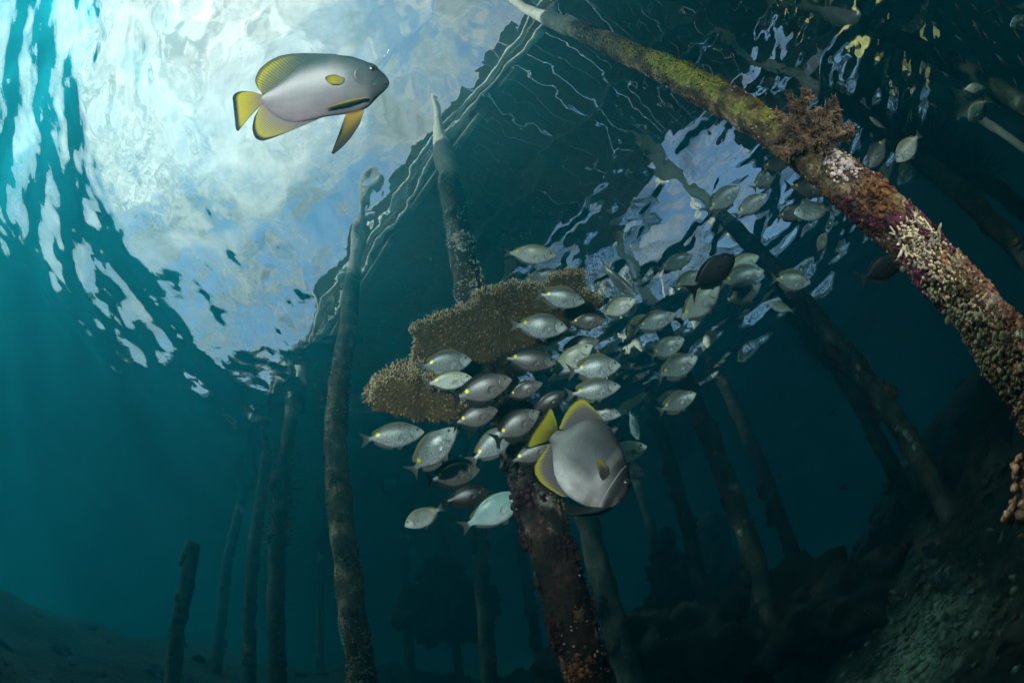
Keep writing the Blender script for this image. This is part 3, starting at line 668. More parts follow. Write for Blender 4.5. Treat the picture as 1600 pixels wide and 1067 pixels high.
# snout px, tail px, distance, toward, roll, bend variant, skin, label
A_, P_, D_, B_ = None, 'pale', 'dusk', 'black'
FISH = [
 ((869, 399), (784, 396), 2.3, .00, 8, 0, P_, 'silver rabbitfish swimming alone above the top plate of the table coral'),
 ((880, 428), (806, 446), 2.5, .05, 10, 1, A_, 'rabbitfish half hidden behind the upper rim of the table coral'),
 ((914, 472), (834, 459), 1.75, .00, 6, 0, A_, 'rabbitfish just under the raised lobe of the table coral'),
 ((887, 512), (794, 508), 1.65, .00, 0, 0, A_, 'large rabbitfish with raised spiny fin in front of the table coral plate'),
 ((946, 500), (882, 506), 1.75, .05, 5, 1, D_, 'dusky rabbitfish nose to tail right of the large one before the coral plate'),
 ((993, 463), (932, 412), 2.2, .25, 70, 1, A_, 'slim rabbitfish seen edge on, diving above the pale one'),
 ((993, 468), (934, 496), 2.0, .10, 0, 1, P_, 'pale gold rabbitfish right beside the tip of the coral plate'),
 ((1008, 492), (965, 537), 2.6, -.3, 40, 2, P_, 'rabbitfish turning away, tail bright, left of the spotted pair under the blue ripples'),
 ((1056, 491), (986, 516), 2.3, .05, 6, 0, A_, 'rabbitfish with yellow spot under the white ripples, upper of the right hand row of three'),
 ((1069, 529), (1010, 562), 2.4, .10, 2, 1, A_, 'rabbitfish in the right hand row below the one under white ripples'),
 ((1090, 557), (1024, 592), 2.4, .10, 4, 0, A_, 'bright rabbitfish with forked tail spread, second from below in the right hand row'),
 ((1088, 614), (1026, 645), 2.4, .10, -2, 0, A_, 'lowest rabbitfish of the right hand row, with yellow edged back fin'),
 ((1082, 398), (1025, 425), 2.9, .10, 8, 0, A_, 'rabbitfish against the blue ripples left above the black surgeonfish'),
 ((1100, 424), (1048, 456), 2.9, .10, 5, 1, P_, 'rabbitfish partly covered by the black surgeonfish, tail to the left'),
 ((1124, 448), (1058, 506), 2.5, .10, 4, 2, P_, 'tall pale rabbitfish climbing just below the black surgeonfish'),
 ((1194, 422), (1120, 446), 2.6, .05, 0, 0, A_, 'large rabbitfish with a light streak, right of the black surgeonfish'),
 ((1186, 400), (1128, 426), 2.9, .05, 3, 0, P_, 'yellowish rabbitfish peeping over the back of the one with a light streak'),
 ((1189, 443), (1128, 480), 2.9, .10, 5, 1, A_, 'rabbitfish with yellow fin edge under the one with a light streak'),
 ((1267, 441), (1203, 436), 2.7, .00, 6, 0, A_, 'solitary rabbitfish swimming right before the long dark post'),
 ((1200, 473), (1241, 488), 3.2, .10, 20, 0, P_, 'small rabbitfish facing left in front of the dark post'),
 ((870, 567), (779, 559), 1.7, .00, 0, 0, D_, 'dark backed rabbitfish below the coral plate, second row'),
 ((926, 539), (850, 592), 1.8, .05, 5, 1, P_, 'bright rabbitfish climbing in the gap right of the dark backed one'),
 ((970, 570), (885, 582), 1.65, .00, 0, 0, A_, 'rabbitfish with yellow spot directly above the lower batfish, upper of two'),
 ((970, 603), (882, 618), 1.6, .00, 0, 0, A_, 'rabbitfish nearest above the back of the lower batfish'),
 ((936, 531), (868, 556), 1.85, .05, 0, 1, D_, 'dim rabbitfish behind the bright climbing one'),
 ((848, 598), (784, 624), 1.48, .05, 0, 1, D_, 'dusky rabbitfish in the shade under the coral, right of the brown one'),
 ((800, 592), (704, 626), 1.45, .02, 0, 0, D_, 'large brownish rabbitfish in the shade under the coral plates'),
 ((737, 562), (650, 574), 1.75, .00, 5, 0, A_, 'upper of two rabbitfish before the notch between the coral plates'),
 ((738, 590), (660, 600), 1.65, .00, 8, 0, P_, 'white bellied lower rabbitfish of the two before the notch between the coral plates'),
 ((778, 640), (704, 664), 1.48, .00, 0, 0, D_, 'shaded rabbitfish with a bright yellow spot deep under the coral'),
 ((663, 674), (562, 688), 1.75, .00, 0, 0, A_, 'leftmost rabbitfish with dark tail, below the left coral plate'),
 ((713, 668), (636, 745), 1.6, .08, 0, 1, A_, 'big rabbitfish tilted upward with a dark drooping tail under the coral'),
 ((803, 668), (733, 724), 1.45, .05, 0, 0, A_, 'tilted rabbitfish touching the upper edge of the dark coral post'),
 ((750, 733), (664, 752), 1.8, .00, 0, 0, D_, 'dark rabbitfish with pale belly below the big tilted one'),
 ((765, 766), (688, 786), 1.7, .00, 0, 0, B_, 'blackish rabbitfish lowest of the group left of the coral post'),
 ((632, 822), (694, 792), 2.0, .12, 8, 1, P_, 'small rabbitfish facing left, alone below the group'),
 ((818, 772), (718, 828), 1.72, -.05, 10, 1, 'blue', 'pale blue green fish with pointed tail, head behind the coral post'),
 ((970, 648), (902, 640), 1.75, .05, 0, 0, A_, 'rabbitfish whose head shows right behind the back fin of the lower batfish'),
 ((966, 668), (905, 690), 1.9, .05, 0, 0, D_, 'dim rabbitfish head peeping from behind the lower batfish'),
 ((998, 687), (982, 640), 2.2, .3, 60, 0, 'blue', 'thin fish seen edge on right of the lower batfish, pointing down'),
 ((1011, 697), (925, 722), 1.8, .00, 0, 0, 'snap', 'pale fish with an orange cheek patch coming out from behind the lower batfish'),
 ((1007, 741), (940, 722), 1.9, .05, 0, 0, P_, 'yellow headed fish just below the one with an orange cheek'),
 ((843, 642), (768, 690), 1.42, .00, 0, 0, D_, 'dusky rabbitfish left of the yellow tail of the lower batfish'),
 ((872, 690), (790, 726), 1.40, .00, 0, 0, D_, 'dusky rabbitfish mostly hidden behind the anal fin of the lower batfish'),
 ((884, 612), (824, 650), 1.45, .05, 0, 0, B_, 'black fish in the gap above the tail of the lower batfish'),
 ((1156, 290), (1102, 334), 2.9, .05, 0, 0, A_, 'rabbitfish with yellow spot against the blue ripples, leftmost of those near the post'),
 ((1198, 304), (1146, 340), 2.8, .05, 0, 0, A_, 'round looking rabbitfish beside the leftmost one near the post'),
 ((1214, 264), (1172, 300), 2.9, .10, 0, 1, A_, 'rabbitfish above the round looking one, under the mossy post'),
 ((1236, 252), (1186, 264), 2.8, .05, 0, 0, D_, 'dark rabbitfish in the shadow edge of the mossy post'),
 ((1240, 334), (1300, 326), 2.5, .35, 0, 0, A_, 'rabbitfish facing the viewer, its rear behind the mossy post'),
 ((1262, 324), (1208, 344), 2.9, .10, 0, 1, D_, 'rabbitfish behind the one facing the viewer'),
 ((1296, 300), (1224, 291), 2.7, .00, 0, 0, D_, 'dark fish whose tail shows from behind the mossy post'),
 ((1290, 364), (1276, 398), 3.2, .3, 0, 1, P_, 'small yellowish rabbitfish under the near post, tail down'),
 ((1400, 253), (1438, 208), 2.5, .10, 0, 0, P_, 'bright rabbitfish heading down, right of the soft coral'),
 ((1357, 263), (1386, 212), 2.7, .15, 0, 0, D_, 'dim rabbitfish between the soft coral and the bright one heading down'),
 ((1358, 183), (1384, 204), 3.2, .20, 55, 0, P_, 'slim little fish above right of the soft coral'),
 ((1540, 138), (1502, 140), 3.6, .10, 0, 0, P_, 'round pale fish in the upper corner, above a similar one'),
 ((1513, 190), (1544, 154), 3.6, .10, 0, 1, P_, 'pale fish in the upper corner heading down, below a similar one'),
 ((1578, 42), (1620, 28), 2.6, .10, 0, 0, 'blue', 'bright fish cut by the right edge near the top corner'),
 ((1258, 114), (1212, 112), 3.2, .05, 35, 0, P_, 'slim fish shape added for a whitish reflection above the soft coral near the surface'),  # added fish shape, stands in for a pale reflection of a post
 ((1304, 640), (1296, 652), 5.0, .2, 0, 0, B_, 'tiny dark fish near the bushy thin post'),
 ((1327, 757), (1311, 764), 5.0, .1, 0, 0, B_, 'tiny dark fish low in the open water before the reef slope'),
 ((1222, 740), (1210, 746), 5.5, .1, 0, 0, B_, 'tiny dark fish by the hazy post in the shade'),
]
def snapper_extra(N, L, t, sep, col):
    a = N('ShaderNodeVectorMath', operation='SUBTRACT'); L(t.outputs['Object'], a.inputs[0]); a.inputs[1].default_value = (.24, 0, -.03)
    b = N('ShaderNodeVectorMath', operation='MULTIPLY'); L(a.outputs[0], b.inputs[0]); b.inputs[1].default_value = (1, 0, 1)
    l = N('ShaderNodeVectorMath', operation='LENGTH'); L(b.outputs[0], l.inputs[0])
    r = N('ShaderNodeMapRange', i_1=.06, i_2=.03); L(l.outputs['Value'], r.inputs[0])
    m = N('ShaderNodeMix', data_type='RGBA'); L(r.outputs[0], m.inputs[0]); L(col, m.inputs[6]); m.inputs[7].default_value = (.45, .17, .04, 1)
    return m.outputs[2]
m_snap = fish_mat('pale_orange_cheek_skin', (.40, .40, .34), (.55, .54, .50), (.78, .76, .72), (.3, .3, .28), None, line_amt=.25, extra=snapper_extra)
SKIN = {P_: (m_rab_pale, None), D_: (m_rab_dusk_shaded, m_dfin), B_: (m_rab_black, m_dfin), 'blue': (m_rab_blue, None), 'snap': (m_snap, None)}
for sn, tl, d, tw, ro, va, skin, label in FISH:
    va = var_rnd.choice(((0, 3, 4, 0), (1, 5, 3), (2, 4))[va])
    if not used[va]: o = RAB[va]; used[va] = True
    else: o = copy_tree(RAB[va])
    place_fish(o, sn, tl, d, tw, ro)
    o.matrix_world = o.matrix_world @ Matrix.Diagonal((1, var_rnd.uniform(.85, 1.15), var_rnd.uniform(.96, 1.18), 1))
    tag(o, label, 'fish', 'rabbitfish of the school' if 'rabbit' in label else 'other fish among the school')
    for ch in o.children:
        ch.material_slots[0].link = 'DATA'
    if skin: dress(o, *SKIN[skin])

for k_, o in enumerate(RAB):
    if not used[k_]:
        for ch in list(o.children): bpy.data.objects.remove(ch)
        bpy.data.objects.remove(o)

# distant school of slender dark fish
SLIM = [(.5, 0, -.006, .004), (.46, .028, -.03, .022), (.38, .062, -.062, .042), (.25, .098, -.096, .058), (.08, .108, -.106, .060), (-.1, .086, -.084, .046), (-.22, .05, -.05, .028), (-.31, .022, -.022, .014), (-.36, .022, -.022, .008)]
m_slim = fish_mat('slender_fish_skin', (.01, .015, .015), (.02, .028, .028), (.06, .08, .08), (.01, .012, .012), None, line_amt=.2, rand=.5)
def make_slim():
    root = empty('slender_fish'); sh = FishShape(SLIM, .3)
    v, f = sh.body(18, 12); mesh_obj('body', v, f, m_slim, root)
    fin_part('tail_fin', sh, root, m_dfin, [(-.35, .022), (-.355, 0), (-.35, -.022)], [(-.50, .12), (-.42, .04), (-.40, 0), (-.42, -.04), (-.50, -.12)], nu=13, nv=4)
    fin_part('dorsal_fin', sh, root, m_dfin, [(.2, .098), (0, .098), (-.24, .042)], [(.16, .14), (-.02, .138), (-.27, .07)], nu=11, nv=3)
    fin_part('anal_fin', sh, root, m_dfin, [(-.02, -.098), (-.24, -.042)], [(-.06, -.132), (-.27, -.07)], nu=9, nv=3)
    return root
slim0 = make_slim(); first = True
for k, (X, Y, l) in enumerate([(1140, 120, 34), (1290, 250, 30), (1180, 420, 36), (1320, 430, 32), (1010, 200, 36), (1080, 265, 34), (1280, 580, 26), (760, 90, 30), (880, 190, 32), (900, 285, 30), (650, 60, 26),
                               (660, 250, 30), (750, 380, 34), (700, 470, 28), (805, 530, 32), (900, 400, 30), (1040, 480, 34), (830, 650, 26), (1260, 80, 28), (960, 340, 28), (1095, 690, 24), (710, 740, 22), (1150, 20, 30), (1000, 60, 30), (880, 60, 28), (720, 180, 28)]):
    px, py = 1300 + X / 4.446, Y / 4.446
    g = random.uniform(-.35, .35)
    a = math.radians(55) + g
    dx, dy = math.cos(a) * l / 2, math.sin(a) * l / 2
    o = slim0 if first else copy_tree(slim0); first = False
    place_fish(o, (px + dx, py + dy), (px - dx, py - dy), random.uniform(3.6, 5.2), random.uniform(-.05, .05), random.uniform(-20, 20))
    tag(o, 'slender dark fish of the distant school crowding the upper corner', 'fish', 'slender fish of the distant school')

# black surgeonfish
SURG = [(a, b * .8, c * .8, d) for a, b, c, d in [(.5, 0, -.01, .006), (.48, .05, -.06, .025), (.44, .115, -.115, .042), (.36, .185, -.175, .06), (.24, .232, -.222, .07), (.1, .240, -.236, .07), (-.04, .20, -.20, .056), (-.15, .13, -.13, .038), (-.23, .06, -.06, .022), (-.28, .034, -.034, .013), (-.33, .045, -.045, .009)]]
m_black = fish_mat('black_fish_skin', (.002, .002, .002), (.003, .003, .003), (.004, .004, .004), (.002, .002, .002), None, line_amt=.0, rough=.6, gill=None, spec=.12, rand=0)
m_bfin = fin_mat('black_fin', (.006, .006, .007), (.006, .006, .007), (.010, .010, .012))
def make_surgeon():
    root = empty('surgeonfish'); sh = FishShape(SURG, .06)
    v, f = sh.body(); mesh_obj('body', v, f, m_black, root)
    fin_part('dorsal_fin', sh, root, m_bfin, [(.30, .166), (.1, .187), (-.1, .132), (-.245, .04)], [(.26, .195), (.08, .228), (-.12, .185), (-.28, .08)], nu=21)
    fin_part('anal_fin', sh, root, m_bfin, [(.10, -.184), (-.1, -.130), (-.245, -.04)], [(.04, -.226), (-.13, -.182), (-.28, -.08)], nu=21)
    fin_part('tail_fin', sh, root, m_bfin, [(-.315, .035), (-.32, 0), (-.315, -.035)], [(-.53, .20), (-.45, .09), (-.425, 0), (-.45, -.09), (-.53, -.20)], nu=17, smooth_it=1)
    for s_ in (1, -1): fin_part('pectoral_fin', sh, root, m_black, [(.24, .02), (.24, -.04)], [(.19, .02), (.14, -.01), (.17, -.05)], nu=9, nv=4, th=.004, y0=s_ * .068, lean=s_ * .03)
    eye_part(sh, root, .38, .064, .02)
    return root
s1 = make_surgeon(); place_fish(s1, (1147, 399), (1074, 460), 1.95, .05, 0)
tag(s1, 'black surgeonfish in front of the silver fish and the blue ripples', 'fish', 'black surgeonfish')
s2 = copy_tree(s1); place_fish(s2, (1412, 403), (1340, 440), 1.9, .05, 0)
tag(s2, 'black surgeonfish half hidden behind the colourful near post', 'fish', 'black surgeonfish')

def mouth(sh, root, pts, r, lift=.001, name='mouth'):
    for s_ in (1, -1):
        P_ = [Vector(sh.b(x, s_ * (sh.half_width(x, z) + lift), z)) for x, z in pts]; vv, ff_ = [], []
        for a_, b_ in zip(P_, P_[1:]):
            gv, gf = tube_geo(a_, b_, r, 6, 2); o = len(vv); vv += gv; ff_ += [tuple(i + o for i in q) for q in gf]
        mesh_obj(name, vv, ff_, m_black, root)

# batfish: the upper one, seen against the bright surface
def poly(pts, fn): return [fn(*p) for p in pts]
def zt(X, Y): return ((X - 780) / 1262, (520 - Y) / 1262)          # drawing units to fish lengths
rows = [(400, 482, 558), (450, 446, 600), (520, 392, 655), (600, 322, 705), (700, 246, 722), (830, 186, 700), (950, 158, 668), (1080, 168, 648), (1200, 204, 630), (1280, 243, 575), (1340, 285, 492), (1380, 318, 448), (1403, 350, 415), (1412, 378, 392)]
WB = {400: 12, 450: 22, 520: 34, 600: 46, 700: 60, 830: 78, 950: 90, 1080: 96, 1200: 90, 1280: 76, 1340: 56, 1380: 36, 1403: 18, 1412: 6}
BAT = [(zt(X, t)[0], zt(X, t)[1], zt(X, b)[1], WB[X] / 1262) for X, t, b in rows]
def bat_extra(bands):
    def fn(N, L, t, sep, col):
        # darker nape to greenish silver back, pinkish flank; bars over the head, one a painted glint on the lower fish
        for x0, w, c, amt in bands:
            a = N('ShaderNodeMath', operation='SUBTRACT', i_1=x0)
            zx = N('ShaderNodeMath', operation='MULTIPLY_ADD', i_1=.18); L(sep.outputs['Z'], zx.inputs[0]); L(sep.outputs['X'], zx.inputs[2])
            L(zx.outputs[0], a.inputs[0])
            b = N('ShaderNodeMath', operation='ABSOLUTE'); L(a.outputs[0], b.inputs[0])
            r = N('ShaderNodeMapRange', i_1=w * .5, i_2=w * 1.2, i_3=amt, i_4=0); L(b.outputs[0], r.inputs[0])
            m = N('ShaderNodeMix', data_type='RGBA'); L(r.outputs[0], m.inputs[0]); L(col, m.inputs[6]); m.inputs[7].default_value = (*c, 1); col = m.outputs[2]
        mp = N('ShaderNodeMapping'); mp.inputs['Scale'].default_value = (1.4, 1.0, 7.0); mp.inputs['Rotation'].default_value = (0, math.radians(24), 0); L(t.outputs['Object'], mp.inputs[0])
        n = N('ShaderNodeTexNoise', i_Scale=2.0, i_Detail=4.0, i_Roughness=.6); L(mp.outputs[0], n.inputs['Vector'])
        r = ramp(N, [(.34, (.84, .86, .86)), (.66, (1.18, 1.20, 1.18))]); L(n.outputs['Fac'], r.inputs[0])  # diagonal sheen of the skin, painted as pale and dark streaks
        m = N('ShaderNodeMix', data_type='RGBA', blend_type='MULTIPLY', i_0=1.0); L(col, m.inputs[6]); L(r.outputs[0], m.inputs[7]); col = m.outputs[2]
        f = N('ShaderNodeTexVoronoi', i_Scale=34.0); L(t.outputs['Object'], f.inputs['Vector'])
        fr_ = ramp(N, [(.06, (1, 1, 1)), (.10, (0, 0, 0))]); L(f.outputs['Distance'], fr_.inputs[0])
        k = N('ShaderNodeTexNoise', i_Scale=4.0); L(t.outputs['Object'], k.inputs['Vector'])
        kr = ramp(N, [(.52, (0, 0, 0)), (.60, (.8, .8, .8))]); L(k.outputs['Fac'], kr.inputs[0])
        km = N('ShaderNodeMath', operation='MULTIPLY'); L(fr_.outputs[0], km.inputs[0]); L(kr.outputs[0], km.inputs[1])
        m = N('ShaderNodeMix', data_type='RGBA'); L(km.outputs[0], m.inputs[0]); L(col, m.inputs[6]); m.inputs[7].default_value = (.03, .03, .03, 1); col = m.outputs[2]
        return col
    return fn
m_bat = fish_mat('batfish_skin', (.026, .042, .040), (.072, .062, .066), (.16, .115, .13), (.10, .10, .11), None, scale=75, line_amt=.16, rough=.42, spec=.3, zc=(.24, -.16), gill=None, rand=0, mottling=.12,
                 extra=bat_extra([(.19, .05, (.10, .075, .082), .4), (.45, .06, (.025, .03, .033), .75)]))
m_bat_dors = fin_mat('batfish_dorsal', (.10, .105, .09), (.20, .19, .06), (.40, .35, .02), (.16, .14, .015), front=((.055, .075, .072), .30, .78))
m_bat_anal = fin_mat('batfish_anal', (.22, .18, .19), (.32, .27, .09), (.42, .35, .02), (.012, .011, .010), front=((.20, .165, .175), .15, .55))
m_bat_tail = fin_mat('batfish_tail', (.26, .20, .15), (.44, .36, .02), (.50, .41, .012), (.03, .03, .03))
m_bat_fold = fin_mat('batfish_folded_fin', (.45, .36, .02), (.012, .011, .010), (.008, .008, .008))
m_bat_pelv = fin_mat('batfish_pelvic', (.42, .26, .04), (.10, .07, .015), (.02, .018, .015))
m_bat_pect = fin_mat('batfish_pectoral', (.20, .17, .08), (.42, .35, .012), (.34, .28, .012))
bat = empty('batfish'); sh = FishShape(BAT, -.12, .85)
v, f = sh.body(48, 32); mesh_obj('body', v, f, m_bat, bat)
fin_part('dorsal_fin', sh, bat, m_bat_dors, poly([(985, 168), (850, 190), (720, 250), (600, 340), (500, 425), (408, 490)], zt), poly([(960, 153), (830, 149), (640, 143), (510, 160), (420, 205), (352, 270), (325, 345), (340, 405), (388, 462)], zt), nu=41, nv=12, th=.02)
fin_part('anal_fin', sh, bat, m_bat_anal, poly([(890, 680), (760, 712), (620, 700), (520, 650), (415, 555)], zt), poly([(870, 697), (760, 745), (620, 805), (470, 858), (400, 862), (345, 800), (342, 690), (375, 610), (410, 562)], zt), nu=41, nv=12, th=.02)
fin_part('tail_fin', sh, bat, m_bat_tail, poly([(408, 484), (404, 520), (412, 556)], zt), poly([(330, 458), (230, 441), (155, 466), (172, 560), (192, 660), (213, 792), (262, 725), (330, 640)], zt), nu=33, nv=10, th=.016, smooth_it=1)
fin_part('pelvic_fin', sh, bat, m_bat_pelv, poly([(1250, 600), (1180, 622), (1105, 640)], zt), poly([(1228, 720), (1150, 870), (1015, 992), (1050, 880), (1078, 780)], zt), nu=21, nv=10, th=.012, y0=-.03, lean=-.05)
fin_part('pelvic_fin', sh, bat, m_bat_fold, poly([(1258, 500), (1150, 520), (1060, 547), (938, 602)], zt), poly([(1250, 516), (1150, 562), (1080, 583), (950, 604)], zt), nu=15, nv=6, th=.008, y0=-.080, lean=-.004)
fin_part('pectoral_fin', sh, bat, m_bat_pect, poly([(1062, 352), (1066, 378), (1050, 402)], zt), poly([(1000, 328), (925, 336), (914, 366), (950, 402), (1010, 406)], zt), nu=13, nv=6, th=.008, y0=-.079, lean=-.02)
fin_part('pectoral_fin', sh, bat, m_bat_pect, poly([(1062, 352), (1066, 378), (1050, 402)], zt), poly([(1000, 328), (925, 336), (914, 366), (950, 402), (1010, 406)], zt), nu=13, nv=6, th=.008, y0=.079, lean=.02)
eye_part(sh, bat, *zt(1262, 270), .024)
for s_ in (1, -1):
    v, f = sh.gill_cover(*zt(1225, 315), .082, .078, .012, s_); mesh_obj('gill_cover', v, f, m_bat, bat)
mouth(sh, bat, poly([(1372, 396), (1388, 390), (1404, 376)], zt), .0030)
PXB = lambda X, Y: (340 + X / 5.333, 60 + Y / 5.333)
place_fish(bat, PXB(1411, 520), PXB(149, 520), 1.25, .10, 0)
tag(bat, 'silver batfish with yellow fins swimming below the bright surface, high on the open water side', 'fish', 'batfish')

# the lower batfish, turned towards the viewer
def zs(s, t): return ((s - 245) / 940, t / 940)
rows2 = [(0, 46, -50, 16), (50, 84, -62, 30), (100, 200, -100, 44), (140, 262, -132, 56), (227, 301, -196, 76), (300, 294, -226, 90), (356, 277, -236, 98), (425, 250, -239, 104), (481, 226, -228, 104), (557, 186, -208, 96), (620, 142, -178, 82), (665, 100, -148, 62), (692, 62, -105, 40), (705, 25, -60, 20), (711, -5, -30, 6)]
BAT2 = [(zs(s_, t_)[0], zs(s_, t_)[1], zs(s_, b_)[1], w_ / 940) for s_, t_, b_, w_ in rows2]
m_bat2 = fish_mat('batfish_skin_grey', (.016, .015, .016), (.042, .037, .041), (.40, .37, .375), (.10, .10, .10), None, scale=60, line_amt=.28, rough=.45, spec=.3, zc=(.15, -.21), gill=None, rand=0, mottling=.2,
                  extra=bat_extra([(.30, .035, (.12, .11, .11), .6), (.388, .004, (.45, .46, .44), .35), (.43, .030, (.012, .012, .012), .9)]))  # thin pale band is a specular streak painted on the face
m_bat2_dors = fin_mat('batfish_grey_dorsal', (.09, .075, .078), (.13, .10, .105), (.36, .33, .018))
m_bat2_tail = fin_mat('batfish_grey_tail', (.02, .018, .016), (.30, .275, .015), (.38, .34, .015), (.015, .013, .012))
m_bat2_pect = fin_mat('batfish_grey_pectoral', (.05, .048, .048), (.07, .065, .06), (.30, .27, .03))
m_bat2_dark = fin_mat('batfish_dark_fin', (.05, .05, .05), (.012, .012, .012), (.008, .008, .008))
bat2 = empty('batfish'); sh = FishShape(BAT2, .10, .85)
v, f = sh.body(48, 32); mesh_obj('body', v, f, m_bat2, bat2)
fin_part('dorsal_fin', sh, bat2, m_bat2_dors, poly([(260, 296), (170, 275), (120, 225), (60, 85)], zs), poly([(190, 318), (60, 332), (-25, 338), (-62, 270), (-52, 170), (-2, 60)], zs), nu=35, nv=10, th=.022)
fin_part('anal_fin', sh, bat2, m_bat2_dors, poly([(425, -232), (300, -222), (160, -150), (55, -60)], zs), poly([(380, -268), (240, -298), (165, -300), (95, -284), (48, -236), (30, -72)], zs), nu=35, nv=10, th=.022)
fin_part('tail_fin', sh, bat2, m_bat2_tail, poly([(8, 44), (2, 0), (10, -46)], zs), poly([(-110, 110), (-228, 165), (-190, 60), (-172, -60), (-150, -150), (-104, -230), (-40, -110)], zs), nu=33, nv=10, th=.018)
for s_ in (1, -1):
    fin_part('pelvic_fin', sh, bat2, m_bat2_dark, poly([(690, -100), (640, -150), (610, -170)], zs), poly([(655, -185), (560, -290), (455, -362), (520, -270), (560, -215)], zs), nu=17, nv=7, th=.014, y0=s_ * .035, lean=s_ * .03)
    fin_part('pectoral_fin', sh, bat2, m_bat2_pect, poly([(556, 52), (560, 20), (550, -10)], zs), poly([(520, 78), (440, 82), (432, 66), (470, 40), (520, 5)], zs), nu=13, nv=6, th=.008, y0=s_ * .103, lean=s_ * .04)
eye_part(sh, bat2, *zs(655, 80), .026)
mouth(sh, bat2, poly([(697, -32), (703, -22), (708, -12)], zs), .004)
def PX2(s_, t_): return (800 + (320 + .748 * s_ + .663 * t_) / 4.85, 600 + (390 + .663 * s_ - .748 * t_) / 4.85)
place_fish(bat2, PX2(715, 0), PX2(-225, 0), 1.32, .22, 0)
tag(bat2, 'grey batfish with yellow tail heading down in front of the dark coral post', 'fish', 'batfish')
# ---------------------------------------------------------------- growth on the posts
from mathutils.bvhtree import BVHTree
from mathutils import geometry as mgeo
def bvh_of(P):
    me = P.trunk.data; off = P.root.location
    return BVHTree.FromPolygons([v.co + off for v in me.vertices], [tuple(p.vertices) for p in me.polygons])
for P in POSTS[:3]: P.bvh = bvh_of(P)
def on_post(P, px, py):
    """Point and normal on a post under a pixel's direction (or the nearest one to it)."""
    d = ray(px, py); hit = P.bvh.ray_cast(CAM, d)
    if hit[0] is not None: return hit[0], hit[1]
    best = None
    for i in range(8, 90):
        q = CAM + d * (i * .05); n = P.bvh.find_nearest(q)
        if best is None or n[3] < best[0]: best = (n[3], n[0], (q - n[0]).normalized())
    return best[1], best[2]

def simple_mat(name, c0, c1, scale=12.0, rough=.85, bump=.01, c2=None, spec=.15, sss=False):
    m, N, L, out = new_mat(name)
    t = N('ShaderNodeTexCoord'); n = N('ShaderNodeTexNoise', i_Scale=scale, i_Detail=6.0, i_Roughness=.65); L(t.outputs['Object'], n.inputs['Vector'])
    r = ramp(N, [(.32, c0), (.60, c1)] + ([(.72, c2)] if c2 else [])); L(n.outputs['Fac'], r.inputs[0])
    n2 = N('ShaderNodeTexNoise', i_Scale=scale * .42, i_Detail=3.0); L(t.outputs['Object'], n2.inputs['Vector'])
    r2 = ramp(N, [(.34, (.35, .36, .34)), (.5, (.9, .88, .84)), (.66, (1.35, 1.25, 1.1))]); L(n2.outputs['Fac'], r2.inputs[0])
    mm = N('ShaderNodeMix', data_type='RGBA', blend_type='MULTIPLY', i_0=1.0); L(r.outputs[0], mm.inputs[6]); L(r2.outputs[0], mm.inputs[7])
    b = N('ShaderNodeBump', i_Strength=.8, i_Distance=bump); L(n.outputs['Fac'], b.inputs['Height'])
    p = N('ShaderNodeBsdfPrincipled', i_Roughness=rough); L(mm.outputs[2], p.inputs['Base Color']); L(b.outputs[0], p.inputs['Normal'])
    p.inputs['Specular IOR Level'].default_value = spec
    L(p.outputs[0], out.inputs['Surface']); return m
m_purple = simple_mat('purple_sponge', (.022, .006, .012), (.10, .022, .045), 40)
m_magenta = simple_mat('magenta_crust', (.07, .012, .03), (.24, .05, .11), 50)
m_orange = simple_mat('orange_sponge', (.05, .018, .008), (.17, .070, .025), 60, c2=(.38, .24, .10))
m_cream = simple_mat('cream_soft_coral', (.34, .28, .19), (.62, .54, .40), 60)
m_pink = simple_mat('pink_crust', (.10, .04, .03), (.32, .16, .10), 55, c2=(.60, .44, .31))
m_brown = simple_mat('brown_crust', (.03, .018, .010), (.12, .075, .035), 35)
m_lilac = simple_mat('lilac_crust', (.22, .16, .17), (.46, .37, .37), 40)
m_darkgrow = simple_mat('dark_growth', (.006, .006, .006), (.03, .028, .02), 20)
m_deep = simple_mat('dark_purple_sponge', (.006, .003, .005), (.028, .010, .016), 30)
m_mint = simple_mat('pale_mint_crust', (.14, .20, .17), (.42, .50, .44), 40)
m_deepb = simple_mat('dark_turf', (.008, .006, .005), (.035, .022, .014), 35)
m_mintd = simple_mat('dull_mint_crust', (.05, .07, .06), (.18, .22, .19), 40)
m_polyp = simple_mat('polyp_skin', (.40, .29, .17), (.74, .62, .45), 60, rough=.6)
m_polyp2 = simple_mat('polyp_skin_orange', (.42, .22, .10), (.66, .42, .24), 90, rough=.6)

ICO = {}
def ico(sub):
    if sub not in ICO:
        b = bmesh.new(); bmesh.ops.create_icosphere(b, subdivisions=sub, radius=1.0)
        ICO[sub] = ([v.co.copy() for v in b.verts], [tuple(v.index for v in f.verts) for f in b.faces]); b.free()
    return ICO[sub]
def blob_geo(c, n, size, flat=.6, sub=3, rough=.45, freq=2.2, seed=0, tangent=None):
    c = Vector(c); n = Vector(n).normalized(); a = (tangent - n * tangent.dot(n)).normalized() if tangent else n.orthogonal().normalized(); b = n.cross(a)
    V, F = ico(sub); v = []
    for p in V:
        k = 1 + rough * (noise.noise(p * freq + Vector((seed * 3.7, seed, 0))) + .6 * noise.noise(p * freq * 2.7 + Vector((0, seed * 2.1, 5))) + .35 * noise.noise(p * freq * 6.1 + Vector((seed, 0, 3))) + .2 * noise.noise(p * freq * 13.3 + Vector((0, 0, seed))))
        v.append(c + (a * p.x + b * p.y + n * (p.z * flat)) * size * k)
    return v, F
def join(geos):
    v, f = [], []
    for gv, gf in geos:
        o = len(v); v += gv; f += [tuple(i + o for i in q) for q in gf]
    return v, f
